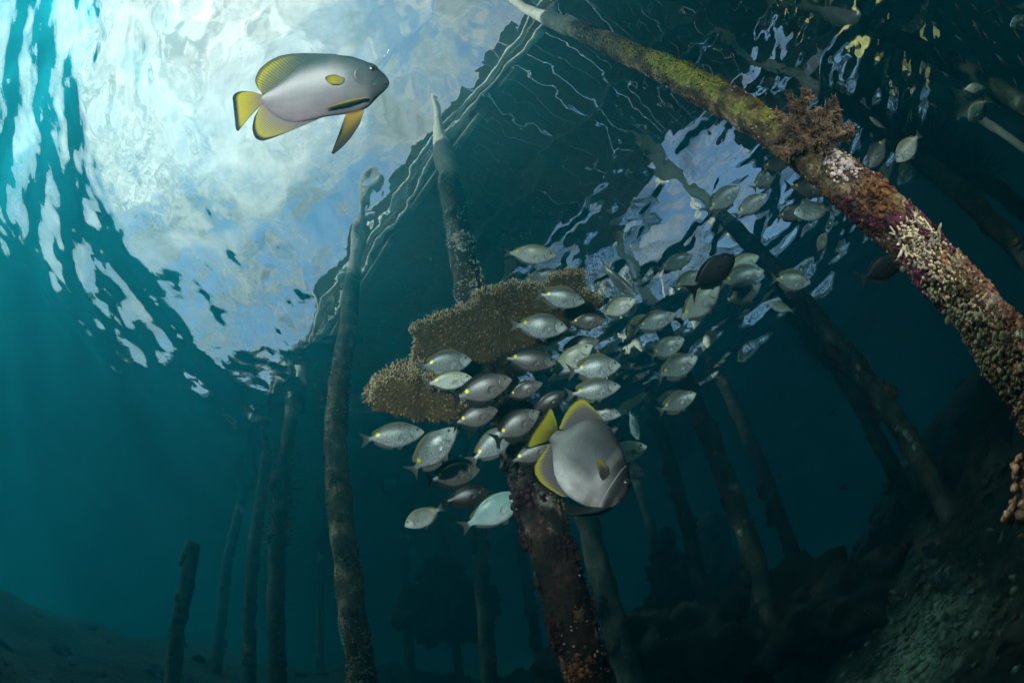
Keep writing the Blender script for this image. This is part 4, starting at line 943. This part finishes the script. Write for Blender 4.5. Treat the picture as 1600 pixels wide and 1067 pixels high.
def cluster(P, name, m, px, py, size, n=5, spread=.8, flat=.6, sub=2, seed=0, rough=.45, freq=2.2):
    n = n * 13; spread *= 1.3; fine = size * .13 + .003; sub = 1; rough = .95
    """A knobbly growth of n merging lobes; a part of its post."""
    rnd = random.Random(seed * 17 + int(px)); geos = []
    p0, n0 = on_post(P, px, py); a = n0.orthogonal().normalized(); b = n0.cross(a)
    for i in range(n):
        q = p0 + (a * rnd.gauss(0, .55) + b * rnd.gauss(0, .55)) * size * spread
        hit = P.bvh.find_nearest(q)
        nn = (hit[1] * .6 + n0 * .4).normalized()
        geos.append(blob_geo(hit[0] + nn * (fine * .3 + size * .3 * max(0, 1 - (hit[0] - p0).length / size) * rnd.random()), nn, fine * (.45 + 1.0 * rnd.random() ** 2), flat, sub, rough, freq, seed + i))
    return tag(part(name + '_crust', join(geos), m, P.root, True), kind='stuff')

# left post
for px, py, s, m in [(546, 772, .050, m_brown), (525, 748, .030, m_darkgrow), (560, 770, .035, m_brown), (527, 860, .030, m_darkgrow), (548, 870, .035, m_darkgrow), (532, 975, .035, m_lilac), (528, 1000, .028, m_mint), (565, 700, .022, m_brown), (535, 640, .02, m_brown)]:
    cluster(post_left, 'encrustation', m, px, py, s, 5, 1.0, .55, seed=int(py))
# middle post
for px, py, s, m in [(862, 985, .050, m_deep), (850, 1010, .040, m_deep), (815, 775, .060, m_deep), (808, 850, .045, m_deep), (880, 800, .050, m_brown), (905, 1050, .040, m_orange), (838, 925, .035, m_darkgrow),
                     (905, 960, .014, m_brown), (865, 860, .014, m_deep), (800, 700, .10, m_darkgrow), (815, 640, .10, m_deep), (780, 625, .08, m_darkgrow), (900, 850, .035, m_deep), (830, 740, .05, m_deep)]:
    cluster(post_mid, 'sponge', m, px, py, s, 6, 1.0, .55, seed=int(py))
for px, py, s, m in [(700, 330, .02, m_mint), (715, 370, .03, m_lilac), (720, 385, .025, m_mint), (740, 430, .03, m_brown), (705, 300, .02, m_brown)]:
    cluster(post_mid, 'encrustation', m, px, py, s, 7, 1.4, .4, seed=int(py))
# right post
for px, py, s, m, nm in [(1370, 300, .045, m_orange, 'sponge'), (1352, 290, .020, m_brown, 'sponge'), (1395, 318, .022, m_brown, 'sponge'), (1392, 345, .026, m_purple, 'sponge'), (1366, 352, .022, m_purple, 'sponge'), (1455, 330, .040, m_purple, 'sponge'), (1470, 350, .045, m_purple, 'sponge'),
                         (1450, 358, .032, m_magenta, 'sponge'), (1430, 425, .030, m_magenta, 'sponge'), (1412, 400, .022, m_magenta, 'sponge'), (1505, 455, .035, m_brown, 'sponge'), (1440, 470, .03, m_purple, 'sponge'), (1545, 445, .03, m_pink, 'sponge'), (1575, 500, .035, m_pink, 'sponge'), (1530, 430, .02, m_magenta, 'sponge'), (1560, 540, .025, m_brown, 'sponge'), (1555, 470, .02, m_lilac, 'sponge'), (1590, 530, .02, m_cream, 'sponge'), (1500, 510, .02, m_orange, 'sponge'), (1540, 520, .045, m_brown, 'sponge'),
                         (1590, 560, .05, m_pink, 'sponge'), (1560, 570, .04, m_brown, 'sponge'), (1320, 260, .030, m_lilac, 'encrustation'), (1300, 240, .025, m_lilac, 'encrustation'), (1290, 300, .025, m_brown, 'encrustation'), (1230, 250, .02, m_brown, 'encrustation'), (1150, 205, .02, m_lilac, 'encrustation'), (1010, 105, .025, m_brown, 'encrustation'),
                         (985, 130, .02, m_purple, 'encrustation'), (1070, 170, .02, m_purple, 'encrustation'), (1190, 235, .02, m_purple, 'encrustation'), (960, 85, .02, m_pink, 'encrustation'), (1240, 280, .022, m_purple, 'encrustation'), (1330, 330, .03, m_purple, 'encrustation')]:
    cluster(post_right, nm, m, px, py, s, 7, 1.0, .5, seed=int(px), rough=.6, freq=2.8)
def finger_geo(p, n, ln, r, seg=6, rings=5, bendv=None, taper=.5, bulb=0.0):
    a = n.orthogonal().normalized(); b = n.cross(a); v = []
    for i in range(rings):
        k = i / (rings - 1); c = p + n * ln * k + (bendv * k * k if bendv else Vector())
        rr_ = r * (1 - (1 - taper) * k + bulb * math.sin(min(1, k * 1.15) * math.pi) * k)
        if i == rings - 1: rr_ *= .55
        for j in range(seg):
            t = 6.28318 * j / seg; v.append(c + (a * math.cos(t) + b * math.sin(t)) * rr_)
    f = [tuple(q) for q in grid_faces(rings, seg, True)]
    f.append(tuple((rings - 1) * seg + j for j in range(seg)))
    return v, f
rnd = random.Random(5)
# cream finger coral spreading from one foot
p0, n0 = on_post(post_right, 1432, 372); geos = []
up_ = post_right.ax; side_ = n0.cross(up_)
for i in range(90):
    d = (n0 * rnd.uniform(.15, .7) + up_ * rnd.uniform(-.5, 1.1) + side_ * rnd.uniform(-1, 1)).normalized()
    q = p0 + up_ * rnd.uniform(-.055, .045) + side_ * rnd.uniform(-.05, .05)
    geos.append(finger_geo(q - n0 * .008, d, rnd.uniform(.012, .032), rnd.uniform(.0035, .006), bendv=n0 * .006 + side_ * rnd.uniform(-.012, .012)))
part('finger_coral', join(geos), m_cream, post_right.root, True)

for px, py, s_ in ((1594, 738, .030), (1592, 800, .034)):
    q = at(px, py, 1.02); p_ = post_right.bvh.find_nearest(q)[0]; g = [tube_geo(p_, q, .018, 8, 3)]
    for i in range(40):
        d = Vector((rnd.gauss(0, 1), rnd.gauss(0, 1), rnd.gauss(0, 1.4))); g.append(blob_geo(q + d * s_ * .4, d, rnd.uniform(.006, .014), .8, 1, .8, 2, i))
    tag(part('sponge_crust', join(g), m_pink, post_right.root, True), kind='stuff')

# polyps: the 240 largest as parts, the small rest as one crust
polyp_me = []
for k in range(4):
    v, f = finger_geo(Vector((0, 0, -.15)), Vector((0, 0, 1)), 1.35, .34, 8, 7, Vector((.3 * (k - 1.5), .2, 0)), 1.0, .75 + .2 * k)
    me = bpy.data.meshes.new('polyp'); me.from_pydata([tuple(p) for p in v], [], f); me.update(); me.polygons.foreach_set('use_smooth', [True] * len(f))
    me.materials.append(m_polyp if k < 3 else m_polyp2); polyp_me.append(me)
def right_px():
    t = rnd.random() ** .8
    pts = [(1405, 360), (1450, 420), (1500, 480), (1550, 545), (1600, 600)]
    s = t * 4; i = min(3, int(s)); k = s - i
    x = pts[i][0] * (1 - k) + pts[i + 1][0] * k; y = pts[i][1] * (1 - k) + pts[i + 1][1] * k
    o = rnd.gauss(0, 1) * 30
    return x + o * .68, y - o * .73
small = []; cnt = 0
centres = [right_px() for _ in range(26)]
for i in range(1500):
    c = centres[rnd.randrange(26)]
    px, py = (c[0] + rnd.gauss(0, 17), c[1] + rnd.gauss(0, 17)) if i % 3 else right_px()
    d = ray(px, py); hit = post_right.bvh.ray_cast(CAM, d)
    if hit[0] is None: continue
    p, n = hit[0], hit[1]
    n = (n + Vector((rnd.gauss(0, .35), rnd.gauss(0, .35), rnd.gauss(0, .35)))).normalized()
    if cnt < 240:
        s = rnd.uniform(.006, .012) * (.8 + .9 * (rnd.random() ** 3))
        o = bpy.data.objects.new('polyp', polyp_me[rnd.choice((0, 1, 2, 0, 1, 2, 3))]); COL.objects.link(o); o.parent = post_right.root
        o.matrix_local = Matrix.Translation(p - post_right.root.location) @ n.to_track_quat('Z', 'Y').to_matrix().to_4x4() @ Matrix.Diagonal((s * rnd.uniform(.6, 1.0), s * rnd.uniform(.6, 1.0), s, 1)); cnt += 1
    else:
        small.append(finger_geo(p - n * .002, n, rnd.uniform(.004, .011), rnd.uniform(.002, .0042), 5, 4, None, 1.0, .5))
tag(part('polyp_crust', join(small), m_polyp, post_right.root, True), kind='stuff')
def bristle(P, name, m, n_, lo, hi, ln, r, seedv):
    """Fine turf standing off a post's surface between two heights: uneven edges."""
    rn = random.Random(seedv); geos = []
    me = P.trunk.data; off = P.root.location
    vs = [v for v in me.vertices if lo < v.co.z + off.z < hi]
    for _ in range(n_):
        v = rn.choice(vs); q = v.co + off
        if noise.noise(q * 6 + Vector((seedv, 0, 0))) < -.05: continue
        n = (v.normal + Vector((rn.gauss(0, .4), rn.gauss(0, .4), rn.gauss(0, .4)))).normalized()
        q = q + Vector((rn.gauss(0, .012), rn.gauss(0, .012), rn.gauss(0, .02)))
        q = P.bvh.find_nearest(q)[0]
        geos.append(finger_geo(q - n * .003, n, ln * rn.uniform(.4, 1.2), r * rn.uniform(.6, 1.3), 4, 3, None, .6, .2))
    return tag(part(name, join(geos), m, P.root, True), kind='stuff')
bristle(post_mid, 'barnacle_crust', m_mint, 1500, -2.6, -.75, .016, .005, 3)
bristle(post_mid, 'turf', m_deepb, 1500, -4.2, -2.4, .020, .006, 4)
bristle(post_mid, 'pale_crust', m_lilac, 500, -4.2, -2.9, .007, .004, 14)
bristle(post_left, 'turf', m_brown, 1800, -5, -1.2, .020, .006, 5)
bristle(post_left, 'barnacle_crust', m_lilac, 1500, -5, -3.35, .014, .007, 6)
bristle(post_right, 'turf', m_brown, 2600, -3.9, -.9, .014, .0035, 7)
bristle(post_right, 'pink_crust', m_pink, 2200, -4.1, -3.55, .012, .006, 18)
bristle(post_right, 'purple_crust', m_purple, 1200, -3.9, -3.1, .010, .005, 19)
bristle(post_right, 'pale_crust', m_lilac, 1500, -3.7, -1.2, .008, .003, 8)

# hazy posts: lumps of growth, bushes
def lumps(P, spec):
    for k, s, m, ang, fl in spec:
        c = P.centre(k); d = P.s * math.cos(ang) + P.t * math.sin(ang); rn = random.Random(int(k * 1000)); g = []
        for i in range(6):
            g.append(blob_geo(c + d * P.rad * .8 + P.ax * rn.uniform(-1, 1) * s * 1.3 + d * rn.uniform(-.2, .6) * s, d, s * rn.uniform(.5, 1.0), fl, 2, .6, 2.6, i + s * 100))
        part('growth', join(g), m, P.root, True)
rn = random.Random(21)
for i, P in enumerate(POSTS[3:]):
    top = min(1.0, (-.9 - P.b.z) / (P.a.z - P.b.z))
    spec = [(rn.uniform(.06, .95) * top, rn.uniform(.02, .035) + .07 * rn.random() ** 3, rn.choice((m_darkgrow, m_deepb, m_brown)), rn.uniform(0, 6.28), .8) for _ in range(16)]
    if i in (12, 14): spec += [(rn.uniform(.1, .8) * top, rn.uniform(.025, .045), m_mintd, math.radians(200 + rn.uniform(-70, 70)), .2) for _ in range(10)]
    lumps(P, spec)
def bush(P, k0, k1, n_, size, m, seed):
    rn = random.Random(seed); g = []
    for _ in range(n_):
        k = rn.uniform(k0, k1); c = P.centre(k); an = rn.uniform(0, 6.28); d = P.s * math.cos(an) + P.t * math.sin(an)
        d = (d + P.ax * rn.uniform(-.4, .6) + Vector((rn.gauss(0, .2), rn.gauss(0, .2), 0))).normalized()
        g.append(finger_geo(c + d * P.rad * .7, d, size * rn.uniform(.4, 1.2), .006, 4, 4, Vector((rn.gauss(0, .03), rn.gauss(0, .03), rn.gauss(0, .03))), .3))
    tag(part('feathery_growth', join(g), m, P.root, True), kind='stuff')
m_feather = simple_mat('feathery_algae', (.03, .028, .012), (.12, .10, .035), 20)
bush(POSTS[3], .45, .66, 420, .22, m_feather, 1); bush(POSTS[3], .30, .45, 160, .10, m_darkgrow, 2)
bush(POSTS[18], .45, .62, 900, .22, m_darkgrow, 3); bush(POSTS[19], .45, .75, 300, .16, m_darkgrow, 4); bush(POSTS[20], .35, .7, 900, .5, m_darkgrow, 5)

# ---------------------------------------------------------------- table coral on the middle post
m_coral, N, L, out = new_mat('table_coral_skin')
a = N('ShaderNodeAttribute', attribute_name='tip'); t = N('ShaderNodeTexCoord')
n = N('ShaderNodeTexNoise', i_Scale=35.0, i_Detail=5.0); L(t.outputs['Object'], n.inputs['Vector'])
r = ramp(N, [(0, (.024, .015, .007)), (.50, (.095, .064, .030)), (.78, (.25, .19, .10)), (1.0, (.58, .52, .38))]); 
ad = N('ShaderNodeMath', operation='MULTIPLY_ADD', i_1=.25, i_2=-.12); L(n.outputs['Fac'], ad.inputs[0])
ad2 = N('ShaderNodeMath', operation='ADD'); L(ad.outputs[0], ad2.inputs[0]); L(a.outputs['Fac'], ad2.inputs[1]); L(ad2.outputs[0], r.inputs[0])
b = N('ShaderNodeBump', i_Strength=.8, i_Distance=.006); L(n.outputs['Fac'], b.inputs['Height'])
p = N('ShaderNodeBsdfPrincipled', i_Roughness=.9); L(r.outputs[0], p.inputs['Base Color']); L(b.outputs[0], p.inputs['Normal']); p.inputs['Specular IOR Level'].default_value = .1
L(p.outputs[0], out.inputs['Surface'])
coral = empty('table_coral', post_mid.centre(.55))
tag(coral, 'brown table coral with pale fringed plates growing out from the dark post', 'coral')
def plate(poly_px, zfun, n_under, n_rim, seed, ln=1.0):
    rn = random.Random(seed); off = coral.location
    P2 = []
    for (x0, y0), (x1, y1) in zip(poly_px, poly_px[1:] + poly_px[:1]):
        m_ = max(1, int(math.hypot(x1 - x0, y1 - y0) / 5))
        for i in range(m_):
            k = i / m_; P2.append((x0 * (1 - k) + x1 * k + rn.gauss(0, 1.6), y0 * (1 - k) + y1 * k + rn.gauss(0, 1.6)))
    def wpt(x, y):
        d = ray(x, y); z = zfun(x, y); return CAM + d * ((z - CAM.z) / d.z)
    W2 = [wpt(*q) for q in P2]; nb = len(W2)
    xy = [Vector((q.x, q.y)) for q in W2]
    def inside(x, y):
        c = False
        for i in range(nb):
            x0, y0 = xy[i]; x1, y1 = xy[i - 1]
            if (y0 > y) != (y1 > y) and x < (x1 - x0) * (y - y0) / (y1 - y0) + x0: c = not c
        return c
    x0, x1 = min(q.x for q in xy), max(q.x for q in xy); y0, y1 = min(q.y for q in xy), max(q.y for q in xy)
    zm = lambda x, y: zc0[0] + zc0[1] * x + zc0[2] * y
    A = np.array([[1, q.x, q.y] for q in W2]); zc0 = np.linalg.lstsq(A, np.array([q.z for q in W2]), rcond=None)[0]
    inner = []
    while len(inner) < 420:
        q = Vector((rn.uniform(x0, x1), rn.uniform(y0, y1)))
        if inside(*q): inner.append(q)
    res = mgeo.delaunay_2d_cdt(xy + inner, [], [list(range(nb))], 1, 1e-5)
    V2, F2 = res[0], res[2]
    def zz(q, top): return zm(q.x, q.y) + (.022 if top else 0) + .018 * noise.noise(Vector((q.x * 9, q.y * 9, seed))) + .012 * noise.noise(Vector((q.x * 22, q.y * 22, seed)))
    v = [Vector((q.x, q.y, zz(q, False))) for q in V2] + [Vector((q.x, q.y, zz(q, True))) for q in V2]
    nn = len(V2); f = [tuple(reversed(q)) for q in F2] + [tuple(i + nn for i in q) for q in F2]
    ed = {}
    for q in F2:
        for a_, b_ in zip(q, q[1:] + q[:1]): ed[(a_, b_)] = 1
    for a_, b_ in ed:
        if (b_, a_) not in ed: f.append((a_, b_, b_ + nn, a_ + nn))
    pl = part('plate', (v, f), m_coral, coral, True)
    pl.data.attributes.new('tip', 'FLOAT', 'POINT').data.foreach_set('value', [.12] * len(v))
    cen = Vector((sum(q.x for q in xy) / nb, sum(q.y for q in xy) / nb))
    def twigs(name, items):
        vv, ff_, tp = [], [], []
        for p_, d_, l_, r_, t_ in items:
            gv, gf = finger_geo(p_, d_, l_, r_, 5, 3, None, .75); o = len(vv); vv += gv; ff_ += [tuple(i + o for i in q) for q in gf]
            tp += [.1] * 5 + [.1 + .5 * t_] * 5 + [t_] * 5
        o = part(name, (vv, ff_), m_coral, coral, True); o.data.attributes.new('tip', 'FLOAT', 'POINT').data.foreach_set('value', tp); tag(o, kind='stuff')
    it = []
    while len(it) < n_under:
        q = Vector((rn.uniform(x0, x1), rn.uniform(y0, y1)))
        if not inside(*q): continue
        rad_ = Vector((q.x - cen.x, q.y - cen.y, 0)); rad_ = rad_.normalized() if rad_.length > 1e-4 else rad_
        d_ = (Vector((0, 0, -1)) + rad_ * .9 + Vector((rn.gauss(0, .35), rn.gauss(0, .35), 0))).normalized()
        it.append((Vector((q.x, q.y, zz(q, False) + .003)), d_, rn.uniform(.010, .020) * ln, rn.uniform(.0028, .0045), rn.uniform(.2, .6) if rn.random() < .85 else rn.uniform(.6, .9)))
    twigs('branchlets', it)
    it = []
    for _ in range(n_rim):
        i = rn.randrange(nb); k = rn.random(); q = xy[i].lerp(xy[(i + 1) % nb], k); e = (xy[(i + 1) % nb] - xy[i - 1]).normalized()
        o_ = Vector((e.y, -e.x)); 
        if inside(*(q + o_ * .012)): o_ = -o_
        o_ = Vector((o_.x, o_.y, 0))
        d_ = (o_ + Vector((rn.gauss(0, .4), rn.gauss(0, .4), rn.uniform(-.55, .7)))).normalized()
        q = q - Vector((o_.x, o_.y)) * rn.uniform(0, .018)
        it.append((Vector((q.x, q.y, zz(q, False) + rn.uniform(0, .02))), d_, rn.uniform(.010, .024) * ln, rn.uniform(.0018, .0034), rn.uniform(.85, 1.05)))
    twigs('rim_branchlets', it)
UPPER = [(645, 512), (660, 502), (695, 492), (722, 480), (745, 470), (742, 458), (768, 454), (792, 446), (818, 445), (846, 449), (857, 441), (862, 431), (886, 427), (912, 427), (911, 444), (903, 454), (924, 462), (941, 465), (936, 478), (920, 490), (893, 506), (872, 526), (850, 537), (812, 548), (772, 562), (740, 568), (700, 558), (668, 566), (650, 572), (645, 556), (652, 537)]
plate(UPPER, lambda x, y: -2.40 - (y - 428) * .0020, 5200, 3200, 3)
LOWER = [(572, 618), (581, 605), (582, 594), (602, 580), (630, 571), (655, 573), (680, 585), (705, 598), (728, 615), (730, 640), (712, 652), (692, 656), (662, 656), (640, 655), (618, 645), (592, 636)]
plate(LOWER, lambda x, y: -2.77 - (y - 570) * .0024, 3800, 2400, 5)
st = [blob_geo(post_mid.centre(k) + Vector((dx, dy, 0)), Vector((0, 0, 1)), s, 1.3, 3, .5, 2.0, int(k * 100)) for k, dx, dy, s in ((.41, -.06, -.02, .09), (.385, -.12, -.02, .08), (.40, .04, -.03, .08), (.37, -.05, -.03, .08))]
stalk = part('stalk', join(st), m_darkgrow, coral, True)

# ---------------------------------------------------------------- feathery soft coral on the near post
m_soft = simple_mat('soft_coral_skin', (.070, .042, .030), (.20, .125, .088), 30, rough=.8)
p0, n0 = on_post(post_right, 1268, 232)
soft = empty('soft_coral', p0); tag(soft, 'brown feathery soft coral sprouting from the colourful near post', 'soft coral')
rn = random.Random(77)
upv = (ROT @ Vector((.25, 1, 0))).normalized(); upv = (upv - n0 * upv.dot(n0)).normalized(); sdv = n0.cross(upv)
if sdv.dot(ROT @ Vector((1, 0, 0))) < 0: sdv = -sdv
part('stalk', join([blob_geo(p0 + n0 * .02 + upv * .02, n0, .030, 1.0, 2, .3, 2, 1), finger_geo(p0, (n0 * .6 + upv).normalized(), .07, .016), finger_geo(p0, (n0 * .4 + upv * .5 + sdv).normalized(), .08, .014), finger_geo(p0, (n0 * .7 + upv * .3 - sdv).normalized(), .05, .014)]), m_soft, soft, True)
def frond(base, d, ln, curl):
    pts = [base + d * ln * k + curl * k * k for k in [j / 7 for j in range(8)]]; g = []
    for j in range(7): g.append(tube_geo(pts[j], pts[j + 1], .0038 * (1 - j / 10), 5, 2, caps=False))
    for j in range(1, 8):
        ax_ = (pts[j] - pts[j - 1]).normalized(); o1 = ax_.orthogonal().normalized(); o2 = ax_.cross(o1)
        for q in range(12):
            t_ = rn.uniform(0, 6.28); dd = (o1 * math.cos(t_) + o2 * math.sin(t_) + ax_ * rn.uniform(.2, .9)).normalized()
            w_ = Vector((rn.gauss(0, 1), rn.gauss(0, 1), rn.gauss(0, 1))) * .004
            g.append(finger_geo(pts[j] - (pts[j] - pts[j - 1]) * rn.random(), dd, rn.uniform(.008, .015), .0019, 4, 5, ax_ * .007 - dd * .004 + w_, .85, .3))
    part('frond', join(g), m_soft, soft, True)
for an, rad_, out_ in [(-1.5, .075, .5), (-.95, .085, .9), (-.4, .10, .5), (.05, .105, 1.0), (.5, .10, .4), (.95, .11, .8), (1.4, .10, .4), (1.9, .06, .8), (-.7, .05, 1.4), (.4, .05, 1.4), (-2.0, .05, .7), (1.2, .06, 1.3)]:
    rad_ *= 1.3; d = ((upv * math.cos(an) + sdv * math.sin(an)) + n0 * out_).normalized()
    tip_ = p0 + d * rad_
    part('branch', tube_geo(p0 + d * .01, tip_, .008, 7, 5), m_soft, soft, True)
    for i in range(13):
        k = rn.uniform(.4, 1.0)
        dd = (d * rn.uniform(.3, 1.2) + Vector((rn.gauss(0, 1), rn.gauss(0, 1), rn.gauss(0, 1))) * .55).normalized()
        frond(p0 + d * rad_ * k, dd, rn.uniform(.028, .052), d.cross(dd) * rn.uniform(-.03, .03) - dd * .01 + n0 * rn.uniform(-.015, .02))

# ---------------------------------------------------------------- reef outcrops and seabed growth
m_rock = simple_mat('reef_rock', (.003, .004, .003), (.009, .010, .008), 9, c2=(.028, .03, .024), bump=.03)
def outcrop(label, blobs, seed):
    c = blobs[0][0]; root = empty('reef_outcrop', c); tag(root, label, 'rock', 'reef outcrops')
    for i, (q, s, fl) in enumerate(blobs):
        part('rock', blob_geo(q, Vector((0, 0, 1)), s, fl, 4, .55, 1.6, seed + i), m_rock, root, True)
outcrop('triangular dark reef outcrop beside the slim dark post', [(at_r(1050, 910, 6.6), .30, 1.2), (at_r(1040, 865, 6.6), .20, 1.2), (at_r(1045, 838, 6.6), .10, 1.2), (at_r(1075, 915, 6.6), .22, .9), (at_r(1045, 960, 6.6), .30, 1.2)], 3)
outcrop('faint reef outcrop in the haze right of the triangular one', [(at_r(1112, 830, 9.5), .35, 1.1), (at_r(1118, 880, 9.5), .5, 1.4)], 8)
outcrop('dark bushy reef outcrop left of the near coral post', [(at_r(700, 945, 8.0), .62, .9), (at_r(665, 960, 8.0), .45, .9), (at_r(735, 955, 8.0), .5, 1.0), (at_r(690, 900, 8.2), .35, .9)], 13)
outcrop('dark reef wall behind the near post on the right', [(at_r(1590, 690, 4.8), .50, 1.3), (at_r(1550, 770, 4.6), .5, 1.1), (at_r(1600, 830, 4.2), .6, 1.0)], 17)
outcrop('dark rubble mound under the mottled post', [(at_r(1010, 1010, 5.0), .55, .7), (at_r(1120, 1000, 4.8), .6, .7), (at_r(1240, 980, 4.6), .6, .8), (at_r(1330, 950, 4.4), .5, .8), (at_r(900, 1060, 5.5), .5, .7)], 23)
m_knob = simple_mat('coral_knob', (.003, .004, .003), (.010, .011, .009), 14, c2=(.03, .033, .026), bump=.02)
g = []; rn = random.Random(4)
for _ in range(520):
    az = math.radians(rn.choice((rn.uniform(-80, 75), rn.uniform(15, 70)))); r_ = rn.uniform(1.6, 11) ; s = rn.uniform(.04, .13) * (.6 + r_ / 12)
    x_, y_ = r_ * math.sin(az), r_ * math.cos(az); z_ = float(ground_z(np.array([x_]), np.array([y_]))[0])
    if (Vector((x_, y_, z_)) - LIT_PATCH).length < .9: continue
    g.append(blob_geo((x_, y_, z_ + s * .1), (rn.gauss(0, .3), rn.gauss(0, .3), 1), s, rn.uniform(.4, .8), 2, .95, 2.6, rn.random() * 50))
tag(mesh_obj('coral_rubble', *join(g), m_knob), 'knobbly coral rubble littering the seabed', kind='stuff')

m_lit_rubble = simple_mat('sunlit_rubble_tone', (.015, .022, .017), (.07, .10, .075), 25, c2=(.16, .20, .15), bump=.02)  # paler rubble copy; the pool of sunlight is put into its colour
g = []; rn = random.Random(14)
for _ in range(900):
    a_ = rn.uniform(0, 6.28); q = abs(rn.gauss(0, .5)); x_, y_ = LIT_PATCH.x + math.cos(a_) * q, LIT_PATCH.y + math.sin(a_) * q
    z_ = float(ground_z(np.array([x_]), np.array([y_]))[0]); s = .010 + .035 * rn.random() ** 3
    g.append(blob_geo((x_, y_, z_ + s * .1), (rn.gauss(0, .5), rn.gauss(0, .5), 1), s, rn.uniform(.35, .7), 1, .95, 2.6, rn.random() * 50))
tag(mesh_obj('lit_rubble', *join(g), m_lit_rubble), 'broken coral rubble on the slope with a pool of sunlight painted into its pale colour', kind='stuff')

# ---------------------------------------------------------------- specks drifting in the water
m_speck = simple_mat('drifting_speck', (.18, .18, .16), (.38, .38, .34), 3)
g = []; rn = random.Random(9); V0, F0 = ico(1)
for _ in range(1500):
    d_ = rn.uniform(.5, 3.2); c = at(rn.uniform(0, 1600), rn.uniform(0, 1067), d_)
    if c.z > -.3: continue
    s = d_ * .00132 * rn.choice((.28, .35, .42, .5, .75)) * rn.uniform(.7, 1.2)
    g.append(([c + Vector(q) * s for q in V0], F0))
tag(mesh_obj('drifting_specks', *join(g), m_speck), 'tiny pale specks suspended in the water', kind='stuff')

# ---------------------------------------------------------------- wooded shore and boathouse beyond the pier, above the water
m_shore = simple_mat('shore_earth', (.03, .035, .015), (.07, .07, .03), 2)
HILL = [(-62, 2), (-50, 6), (-38, 10), (-20, 34), (0, 46), (14, 48), (20, 46), (26, 41), (34, 31), (45, 19), (56, 13), (64, 30), (75, 28), (84, 8), (96, 12), (115, 10), (150, 5), (170, 2)]
H_az, H_el = (np.array(c, float) for c in zip(*HILL))
na, nr = 160, 8; v = []
for i in range(nr):
    for j in range(na):
        az = -62 + 232 * j / (na - 1); r_ = 24 + i * 2.2
        h = math.sin(math.pi * min(1, i / (nr - 1) * .9)) * 24 * math.tan(math.radians(float(np.interp(az, H_az, H_el)) * .55))
        v.append((r_ * math.sin(math.radians(az)), r_ * math.cos(math.radians(az)), .35 + h))
shore = mesh_obj('shore_hill', v, [tuple(reversed(q)) for q in grid_faces(nr, na)], m_shore); tag(shore, 'low wooded shore behind the pier', kind='structure')
m_leaf = simple_mat('forest_leaves', (.02, .035, .010), (.06, .085, .025), 1.5, bump=.05)
rn = random.Random(31); lv, lf = [], []
for _ in range(26000):
    az = rn.uniform(-60, 168); el = float(np.interp(az, H_az, H_el)); r_ = rn.uniform(22, 27)
    top = r_ * math.tan(math.radians(el)) * (.96 + .25 * noise.noise(Vector((az * .22, 0, 3))))
    z_ = .6 + top * (1 - rn.random() ** 1.6)
    c = Vector((r_ * math.sin(math.radians(az)), r_ * math.cos(math.radians(az)), z_)); s = rn.uniform(.22, .55)
    a_ = Vector((rn.gauss(0, 1), rn.gauss(0, 1), rn.gauss(0, 1))).normalized(); b_ = a_.orthogonal().normalized(); o = len(lv)
    lv += [c + a_ * s, c + b_ * s * .5, c - a_ * s, c - b_ * s * .5]; lf.append((o, o + 1, o + 2, o + 3))
tag(mesh_obj('shore_forest', lv, lf, m_leaf, smooth=False), 'dense green forest on the shore behind the pier', kind='stuff')
m_wall = simple_mat('yellow_wall', (.50, .42, .16), (.66, .56, .26), 3); m_roof = simple_mat('thatch', (.05, .04, .025), (.12, .10, .06), 6)
hut = empty('boathouse', (9.6, .3, 0)); tag(hut, 'yellow walled boathouse on stilts beside the pier, seen broken up by the ripples', 'hut')
hx, hy = Vector((math.sin(math.radians(88)), math.cos(math.radians(88)), 0)), Vector((-math.cos(math.radians(88)), math.sin(math.radians(88)), 0)); hc = Vector((10.2, .2, 0))
part('wall', box_geo(hc + Vector((0, 0, 2.3)), hx * 1.1, hy * 1.3, Vector((0, 0, 1.1))), m_wall, hut)
part('floor', box_geo(hc + Vector((0, 0, 1.15)), hx * 1.4, hy * 1.6, Vector((0, 0, .045))), m_plank, hut)
rv = [hc + hx * sx * 1.5 + hy * sy * 1.8 + Vector((0, 0, 3.42)) for sx in (-1, 1) for sy in (-1, 1)] + [hc + hy * s_ * 1.2 + Vector((0, 0, 4.5)) for s_ in (-1, 1)]
part('roof', (rv, [(0, 1, 3, 2), (0, 4, 5, 1), (2, 3, 5, 4), (0, 2, 4), (1, 5, 3)]), m_roof, hut)
for sx in (-1, 1):
    for sy in (-1, 1):
        q = hc + hx * sx * 1.2 + hy * sy * 1.4
        part('stilt', tube_geo(q + Vector((0, 0, -3.2)), q + Vector((0, 0, 1.1)), .09, 8), m_plank, hut, True)
